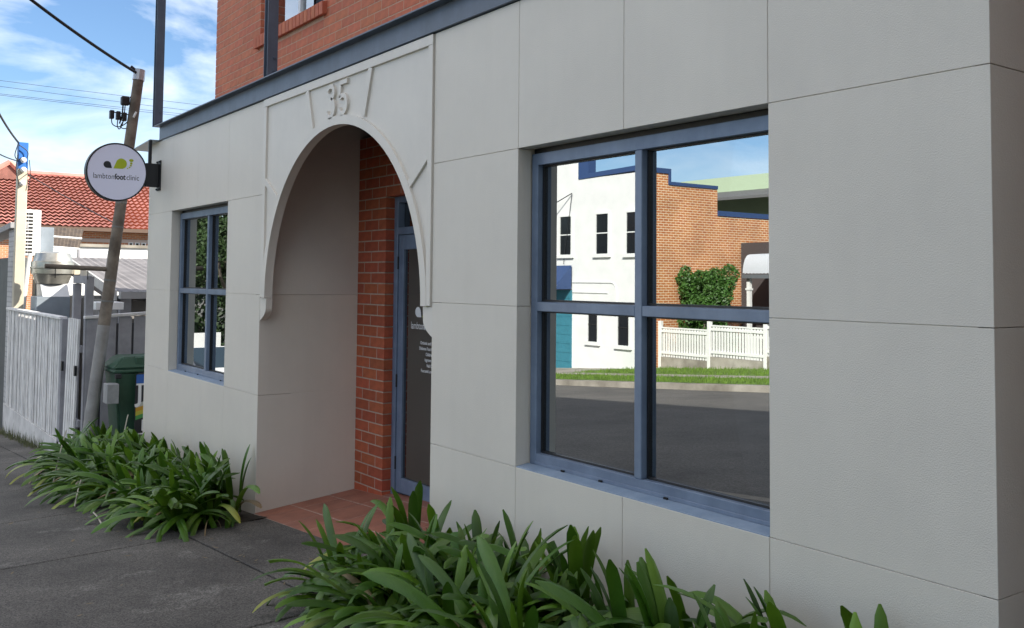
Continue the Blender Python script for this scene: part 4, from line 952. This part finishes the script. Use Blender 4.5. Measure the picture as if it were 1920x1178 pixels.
def tree(x, y, h, w, label, seed, n=22000, size=.2):
    rg = random.Random(seed); z0 = gz(x, -10); t = thing('tree', label, 'tree', (x, y, z0), 'street trees')
    b = MB(); b.tube([(x, y, z0-.2), (x+.1, y, z0+h*.25), (x, y+.1, z0+h*.5), (x+.1, y, z0+h*.8)], [.3, .24, .17, .05], 8)
    for i in range(7):
        a = rg.uniform(0, 6.28); s = z0+h*rg.uniform(.25, .55); b.tube([(x, y, s), (x+math.cos(a)*w*.3, y+math.sin(a)*w*.3, s+h*.14), (x+math.cos(a)*w*.42, y+math.sin(a)*w*.42, s+h*.3)], [.12, .07, .02], 6)
    b.build('trunk', mat('bark', (.12, .1, .08), .9, var=.4, scale=6), t)
    blobs = []
    for i in range(22):
        a = rg.uniform(0, 6.28); q = rg.uniform(.1, .42)*w; blobs.append(((x+q*math.cos(a), y+q*math.sin(a), z0+h*rg.uniform(.3, .93)), (w*rg.uniform(.1, .2), w*rg.uniform(.1, .2), h*rg.uniform(.06, .12))))
    leaf_cloud(blobs, n, size, rg).build('crown', leaf_mats[seed % 2], t)
    return t
tree(-41, -11.6, 11, 8, 'large leafy tree beside the white letter board down the street', 1)
tree(-47, -16.5, 13, 10, 'tallest broad dark tree beyond the far verge down the street', 2)
tree(-56, -13.0, 12, 9, 'dense tree furthest down the street', 3)
tree(-38, -33.5, 9.5, 5, 'tree whose top shows over the navy parapet', 4, 6000)
tree(5.5, -4.4, 8.5, 8, 'leafy street tree on the uphill verge beside the lane', 5, 16000)
tree(13.5, -4.6, 9.5, 9, 'leafy street tree further uphill on the same verge', 6, 16000)
bl = []; rgw = random.Random(77)
for i in range(90):
    bl.append(((rgw.uniform(-110, -66), rgw.uniform(-60, -6), rgw.uniform(-5, 6)), (rgw.uniform(2, 5), rgw.uniform(2, 5), rgw.uniform(1.5, 3.5))))
w = stuff(leaf_cloud(bl, 30000, .7, rgw).build('distant_wood', leaf_mats[0])); w['label'] = 'dark distant mass of trees at the bottom of the street'; w['category'] = 'trees'
# hedge shrub by the brick wall
hg = thing('garden_shrub', 'tall clipped green shrub against the orange brick wall opposite', 'shrub', (-24.5, -23.2, gz(-24.5, -23)))
rg = random.Random(21); bl = []
for i in range(70):
    bl.append(((-25.4+rg.random()*2.1, -23.3+rg.uniform(-.4, .4), -1.0+rg.random()*3.1), (rg.uniform(.25, .45), rg.uniform(.2, .4), rg.uniform(.25, .42))))
leaf_cloud(bl, 26000, .11, rg).build('foliage', mat('hedge_leaf', (.06, .15, .025), .5, var=.4, scale=3), hg)
b = MB(); b.tube([(-24.5, -23.2, -1.4), (-24.4, -23.2, .8)], [.08, .03], 6); b.build('stem', timber_m, hg)
# porch of the cottage
co = thing('cottage_porch', 'white timber cottage porch with grey curved corrugated roof and house number', 'porch', (-23, -26, -1.25))
b = MB()
PRX0, PRX1 = -23.55, -20.0; n = 60; vs = []; fs = []
prof = [(-24.6+.35*math.sin(t)*1.0, 2.45+.75*(math.cos(t)) - .35) for t in np.linspace(math.pi/2*.95, 0, 8)] + [(-26.6, 2.95)]
for i in range(n+1):
    x = PRX0+(PRX1-PRX0)*i/n; w = .018*math.sin(i*math.pi*.75)
    for (y, z) in prof: vs.append((x, y, z+w))
m_ = len(prof)
for i in range(n):
    for j in range(m_-1): k = i*m_+j; fs.append((k, k+m_, k+m_+1, k+1))
b.add(vs, fs); b.build('roof', mat('grey_bullnose', (.5, .52, .55), .5), co, smooth=True)
b = MB(); b.box(PRX0, PRX1, -24.36, -24.2, 1.98, 2.12); b.build('gutter', mat('dark_gutter', (.12, .13, .14), .5), co)
for x in (-23.4, -20.3):
    b = MB(); b.box(x-.07, x+.07, -24.5, -24.37, -1.3, 2.0); b.box(x-.1, x+.1, -24.53, -24.34, 1.55, 1.62); b.build('post', white_m, co)
b = MB(); b.box(PRX0+.24, PRX1-.25, -24.48, -24.4, -.18, -.1); b.build('handrail', white_m, co)
x = PRX0+.3
while x < PRX1-.3:
    b = MB(); b.box(x, x+.04, -24.46, -24.42, -1.2, -.181); b.build('baluster', white_m, co); x += .12
b = MB(); b.box(-25.65, PRX1+2, -26.9, -26.6, -1.3, 3.4); b.build('cottage_wall', mat('dark_weatherboard', (.06, .05, .05), .8), co)
b = MB(); b.box(-25.65, PRX1+2, -26.6, -24.3, -1.6, -1.25); b.build('deck', timber_m, co)
text_mesh('house_number', '2', .62, letter_m, basis((-1, 0, 0), (0, 0, 1), (0, 1, 0), (-23.75, -26.59, 1.25)), co, bold=.02, extrude=.004)
# utility mast behind the cottage
um = thing('street_light', 'tall thin street light mast behind the cottage porch', 'street light', (-34.2, -44, -2))
b = MB(); b.tube([(-34.2, -41, -2), (-34.2, -41, 12.2)], [.12, .07], 8); b.build('mast', timber_m, um)
b = MB(); b.tube([(-34.2, -41, 11.6), (-37.5, -41, 12.6)], .05, 6); b.build('arm', dark_m, um)

# parked car on our side of the street, down the hill
cx_, cyy = -22.6, -4.55; cz_ = gx(-22.6)-.2
car = thing('parked_car', 'white hatchback parked at the kerb down the hill', 'car', (cx_, cyy, cz_))
car_m = mat('white_car_paint', (.78, .78, .78), .2); carg_m = mat('tinted_car_glass', (.02, .04, .06), .05)
# side profile along X (front faces +X)
prof = [(-2.05, .35), (-2.08, .8), (-1.95, 1.0), (-1.5, 1.42), (.1, 1.48), (.95, 1.0), (1.95, .82), (2.08, .62), (2.08, .32)]
b = MB(); pr = [(cx_+x, cz_+z+GX*x) for x, z in prof]; b.prism(pr, 'y', cyy-.86, cyy+.86); b.build('body', car_m, car, bevel=.06, seg=2, smooth=True)
b = MB(); b.prism([(cx_+.2, cz_+1.455), (cx_+.98, cz_+1.05), (cx_+1.0, cz_+1.07), (cx_+.22, cz_+1.475)], 'y', cyy-.68, cyy+.68); b.build('windscreen', carg_m, car)
for s in (-1, 1):
    b = MB(); b.prism([(cx_-1.5, cz_+.95), (cx_-1.2, cz_+1.33), (cx_+.1, cz_+1.38), (cx_+.75, cz_+1.0)], 'y', cyy+s*.866-.006, cyy+s*.866+.006); b.build('side_window', carg_m, car)
    for xx in (-1.3, 1.3):
        b = MB(); b.lathe([(.22, -.1), (.32, -.1), (.32, .1), (.22, .1)], (cx_+xx, cyy+s*.8, cz_+.32+GX*xx), 20, 'y'); wq_ = b.build('wheel', dark_m, car)
        b = MB(); b.lathe([(.2, -.105), (.2, .105)], (cx_+xx, cyy+s*.8, cz_+.32+GX*xx), 14, 'y'); b.build('rim', zinc_m, wq_)
    b = MB(); b.box(cx_+2.0, cx_+2.12, cyy+s*.6-.18, cyy+s*.6+.18, cz_+.72, cz_+.86); b.build('headlight', mat('lamp_glass', (.7, .72, .74), .1), car, bevel=.02)
b = MB(); b.box(-34.6, -34.5, -8.8, -7.2, -1.5, -.15); b.box(-34.58, -34.52, -8.7, -8.6, -2.6, -1.5); b.box(-34.58, -34.52, -7.4, -7.3, -2.6, -1.5)
tag(b.build('notice_board', white_m), 'blank white notice board standing at the roadside down the hill', 'board')

# unseen building added on the uphill side to shade the corner
nb_ = thing('uphill_shade_block', 'unseen red brick building added across the lane to shade the corner', 'building', (5, 6, .8))
b = MB(); b.box(-.6, 8, .02, 12, -1, 7.2); b.build('wall', brick_tex_mat('shade_block_brick', (.34, .11, .06), (.28, .08, .05), (.36, .25, .18)), nb_)
b = MB(); b.prism([(-.75, 7.201), (3.8, 8.6), (8.2, 7.201)], 'y', -.1, 12.2); b.build('roof', mat('roof_iron', (.3, .3, .31), .5), nb_)
for x in (2.5, 5.0):
    b = MB(); b.box(x, x+1.2, -.03, .019, 3.9, 5.4); w_ = b.build('window', white_m, nb_); b = MB(); b.box(x+.08, x+1.12, -.04, -.0305, 3.98, 5.32); b.build('pane', carg_m, w_)

# ================================================================== STRAP-LEAVED PLANTS
def leaf_material(name, c1, c2, tip=None):
    M = bpy.data.materials.new(name); M.use_nodes = True; t = M.node_tree; bs = t.nodes['Principled BSDF']; bs.inputs['Roughness'].default_value = .36
    co = N(t, 'ShaderNodeTexCoord'); n = N(t, 'ShaderNodeTexNoise', inp={'Scale': 5.0, 'Detail': 4.0}); t.links.new(co.outputs['Object'], n.inputs['Vector'])
    r = N(t, 'ShaderNodeValToRGB'); r.color_ramp.elements[0].position = .35; r.color_ramp.elements[1].position = .68; r.color_ramp.elements[0].color = (*c1, 1); r.color_ramp.elements[1].color = (*c2, 1); t.links.new(n.outputs['Fac'], r.inputs[0])
    oi = N(t, 'ShaderNodeObjectInfo'); hs_ = N(t, 'ShaderNodeHueSaturation'); mr = N(t, 'ShaderNodeMapRange', inp={'To Min': .7, 'To Max': 1.3}); t.links.new(oi.outputs['Random'], mr.inputs[0]); t.links.new(mr.outputs[0], hs_.inputs['Value']); t.links.new(r.outputs[0], hs_.inputs['Color'])
    last = hs_.outputs[0]
    if tip:
        at = N(t, 'ShaderNodeUVMap'); sx_ = N(t, 'ShaderNodeSeparateXYZ'); t.links.new(at.outputs[0], sx_.inputs[0])
        ms = N(t, 'ShaderNodeMapRange', inp={'From Min': .45, 'From Max': .98}); t.links.new(sx_.outputs[1], ms.inputs[0])
        mx = N(t, 'ShaderNodeMixRGB'); t.links.new(ms.outputs[0], mx.inputs[0]); t.links.new(last, mx.inputs[1]); mx.inputs[2].default_value = (*tip, 1); last = mx.outputs[0]
    # fine lengthwise veins
    at2 = N(t, 'ShaderNodeUVMap'); s3 = N(t, 'ShaderNodeSeparateXYZ'); t.links.new(at2.outputs[0], s3.inputs[0]); mu = N(t, 'ShaderNodeMath', operation='MULTIPLY'); mu.inputs[1].default_value = 75.0; t.links.new(s3.outputs[0], mu.inputs[0])
    sn = N(t, 'ShaderNodeMath', operation='SINE'); t.links.new(mu.outputs[0], sn.inputs[0]); bp = N(t, 'ShaderNodeBump', inp={'Strength': .25, 'Distance': .002}); t.links.new(sn.outputs[0], bp.inputs['Height']); t.links.new(bp.outputs[0], bs.inputs['Normal'])
    t.links.new(last, bs.inputs['Base Color'])
    tl_ = N(t, 'ShaderNodeBsdfTranslucent'); t.links.new(last, tl_.inputs['Color']); mxs = N(t, 'ShaderNodeMixShader'); mxs.inputs[0].default_value = .22
    o = [x for x in t.nodes if x.type == 'OUTPUT_MATERIAL'][0]; t.links.new(bs.outputs[0], mxs.inputs[1]); t.links.new(tl_.outputs[0], mxs.inputs[2]); t.links.new(mxs.outputs[0], o.inputs[0])
    return M
LM = [leaf_material('deep_green_leaf', (.038, .105, .010), (.078, .175, .014)), leaf_material('fresh_green_leaf', (.075, .17, .012), (.135, .25, .02)), leaf_material('yellowing_leaf', (.08, .18, .02), (.14, .25, .03), (.34, .34, .05)), leaf_material('withered_leaf', (.25, .2, .1), (.4, .34, .2), (.3, .2, .1))]
def strap(L, w, th0, th1, pw, twist, m, cut=False, n=13):
    pts = []; x = z = 0.0
    for i in range(n+1):
        s = i/n; th = th0+(th1-th0)*s**pw
        pts.append((x, z, th)); x += math.sin(th)*L/n; z += math.cos(th)*L/n
    vs = []; uv = []; fs = []
    for i, (x, z, th) in enumerate(pts):
        s = i/n; ww = w*(.55+.45*min(1, s*3.2))
        if s > .8 and not cut: ww *= math.sqrt(max(.03, 1-((s-.8)/.204)**2))
        tw = twist*s; nx, nz_ = math.cos(th), -math.sin(th)
        for j, k in enumerate((-1, 0, 1)):
            fold = -.22*ww if k == 0 else 0
            vs.append((x+nx*(fold)+nx*math.sin(tw)*k*ww/2, math.cos(tw)*k*ww/2, z+nz_*fold+nz_*math.sin(tw)*k*ww/2)); uv.append(((k+1)/2, s))
    for i in range(n):
        for j in range(2): a = i*3+j; fs.append((a, a+1, a+4, a+3))
    me = bpy.data.meshes.new('leaf'); me.from_pydata(vs, [], fs); ul = me.uv_layers.new(name='UVMap')
    for lp in me.loops: ul.data[lp.index].uv = uv[lp.vertex_index]
    me.materials.append(m)
    for p in me.polygons: p.use_smooth = True
    return me
rg = random.Random(11)
UP, MID, LOW = [], [], []
for i in range(10): UP.append(strap(rg.uniform(.36, .52), rg.uniform(.038, .052), rg.uniform(.02, .15), rg.uniform(.35, .9), rg.uniform(1.2, 2), rg.uniform(-.5, .5), LM[0 if i % 3 else 1], cut=(i == 4)))
for i in range(16): MID.append(strap(rg.uniform(.48, .66), rg.uniform(.04, .055), rg.uniform(.2, .5), rg.uniform(1.3, 2.1), rg.uniform(1.0, 1.6), rg.uniform(-.7, .7), LM[(0, 0, 1, 0, 1)[i % 5]] if i not in (99,) else LM[2], cut=(i in (5, 9))))
for i in range(14): LOW.append(strap(rg.uniform(.44, .62), rg.uniform(.036, .05), rg.uniform(.55, .9), rg.uniform(1.9, 2.55), rg.uniform(.8, 1.3), rg.uniform(-.9, .9), LM[(0, 1, 0, 0)[i % 4]] if i not in (3, 12) else LM[2 if i != 12 else 3]))
DEAD = [strap(.42, .012, .6, 2.7, .6, 1.0, LM[3]), strap(.5, .009, .9, 2.0, .7, .4, LM[3]), strap(.36, .015, .8, 2.8, .6, 1.5, LM[3])]
def plant(x, y, label, group, s=1.0, lean=0.0, lean_az=-1.57, n=30):
    z = gz(x, y)-.01; p = thing('strap_leaf_plant', label, 'plant', (x, y, z), group)
    for i in range(n):
        q = rg.random(); pool = UP if q < (.26 if lean < .25 else .1) else (MID if q < (.64 if lean < .25 else .45) else LOW)
        if q > .97: pool = DEAD
        me = rg.choice(pool); o = bpy.data.objects.new('leaf', me); COL.objects.link(o); o.parent = p
        a = rg.uniform(0, 6.283)
        # leaves that would run into the wall are turned out to the street
        if pool is not UP and y > -.42 and math.sin(a) > .15: a = -a*rg.uniform(.5, 1.0)
        if pool is UP and y > -.25 and math.sin(a) > .0 and rg.random() < .8: a = -a
        k = s*rg.uniform(.82, 1.14)
        rr_ = rg.uniform(.0, .07); o.location = (math.cos(a)*rr_, math.sin(a)*rr_, rg.uniform(-.01, .03))
        M_ = Matrix.Rotation(lean*rg.uniform(.4, 1.2), 3, Vector((-math.sin(lean_az), math.cos(lean_az), 0))) @ Matrix.Rotation(a, 3, 'Z') @ Matrix.Rotation(rg.uniform(-.12, .12), 3, 'X')
        o.rotation_euler = M_.to_euler(); o.scale = (k, k, k)
    return p
ROWS = ('against the wall', 'mid-bed', 'spilling onto the path')
def plabel(bed, i, n, j):
    where = ('small window bed', 'large window bed')[bed]
    if bed == 0: end = 'bin end' if i < 2 else ('porch end' if i >= n-2 else 'middle')
    else: end = 'porch end' if i < 2 else ('corner end' if i >= n-3 else 'middle')
    t = '%s, %s of the %s' % (ROWS[j], end, where)
    return 'green strap-leaved clump ' + t, 'clumps ' + t
for i in range(11):
    x = -11.45+i*.415
    for j, y in enumerate((-.15, -.38, -.60)):
        if j == 2 and i == 0: continue
        plant(min(x+rg.uniform(-.1, .1)+(j % 2)*.2, -7.2), y+rg.uniform(-.05, .05), *plabel(0, i, 11, j), rg.uniform(.92, 1.1), (.05, .18, .34)[j], n=(40, 42, 44)[j])
for i in range(9):
    x = -4.55+i*.345
    for j, y in enumerate((-.15, -.39, -.60)):
        plant(x+rg.uniform(-.07, .07)+(j % 2)*.16, y+rg.uniform(-.05, .05), *plabel(1, i, 9, j), rg.uniform(.82, 1.0) if i < 6 else (rg.uniform(.9, 1.05) if j < 2 else rg.uniform(.7, .82)), (.04, .14, .3)[j], n=(40, 42, 42)[j])
# pale dry stalks lying among the leaves
for k, (x, y, dx_, dy_, h0, h1) in enumerate(((-10.2, -.8, .05, -.12, .55, .02), (-8.3, -.95, .55, -.06, .03, .02), (-9.0, -.9, .25, -.1, .22, .03), (-10.5, -.15, .05, -.1, .62, .1))):
    b = MB(); b.tube([(x, y, gz(x, y)+h0), (x+dx_*.5, y+dy_*.5, gz(x, y)+(h0+h1)/2+.03), (x+dx_, y+dy_, gz(x+dx_, y+dy_)+h1)], .006, 6)
    tag(b.build('dry_stalk', mat('bleached_stalk', (.5, .46, .38), .8)), ['pale dry stalk standing up at the street edge of the smaller window bed', 'pale dry stalk lying on the path beside the bed near the porch', 'short bent pale stalk poking out of the smaller window bed', 'thin dry stalk arching in front of the green bin'][k], 'stalk')

# dry leaf litter blown along the bed edges and the joint
b = MB(); rl_ = random.Random(31)
for i in range(150):
    if rl_.random() < .55: x = rl_.uniform(-11.5, -7.0); y = -.70-abs(rl_.gauss(0, .18))
    elif rl_.random() < .6: x = rl_.uniform(-6.9, -4.6); y = -rl_.uniform(.02, .72)
    else: x = rl_.uniform(-9, -4); y = -rl_.uniform(.7, 2.2)
    z = gz(x, y)+.003; a = rl_.uniform(0, 6.28); l = rl_.uniform(.008, .028); w_ = l*rl_.uniform(.2, .45); ca, sa = math.cos(a), math.sin(a); u = rl_.uniform(.001, .009)
    b.add([(x-ca*l, y-sa*l, z), (x+sa*w_, y-ca*w_, z+u*.4), (x+ca*l, y+sa*l, z+u), (x-sa*w_, y+ca*w_, z+u*.5)], [(0, 1, 2, 3)])
lt = stuff(b.build('leaf_litter', mat('dry_litter', (.26, .2, .12), .9, var=.5, scale=12))); lt['label'] = 'scattered dry leaf litter on the dark path by the beds'; lt['category'] = 'litter'
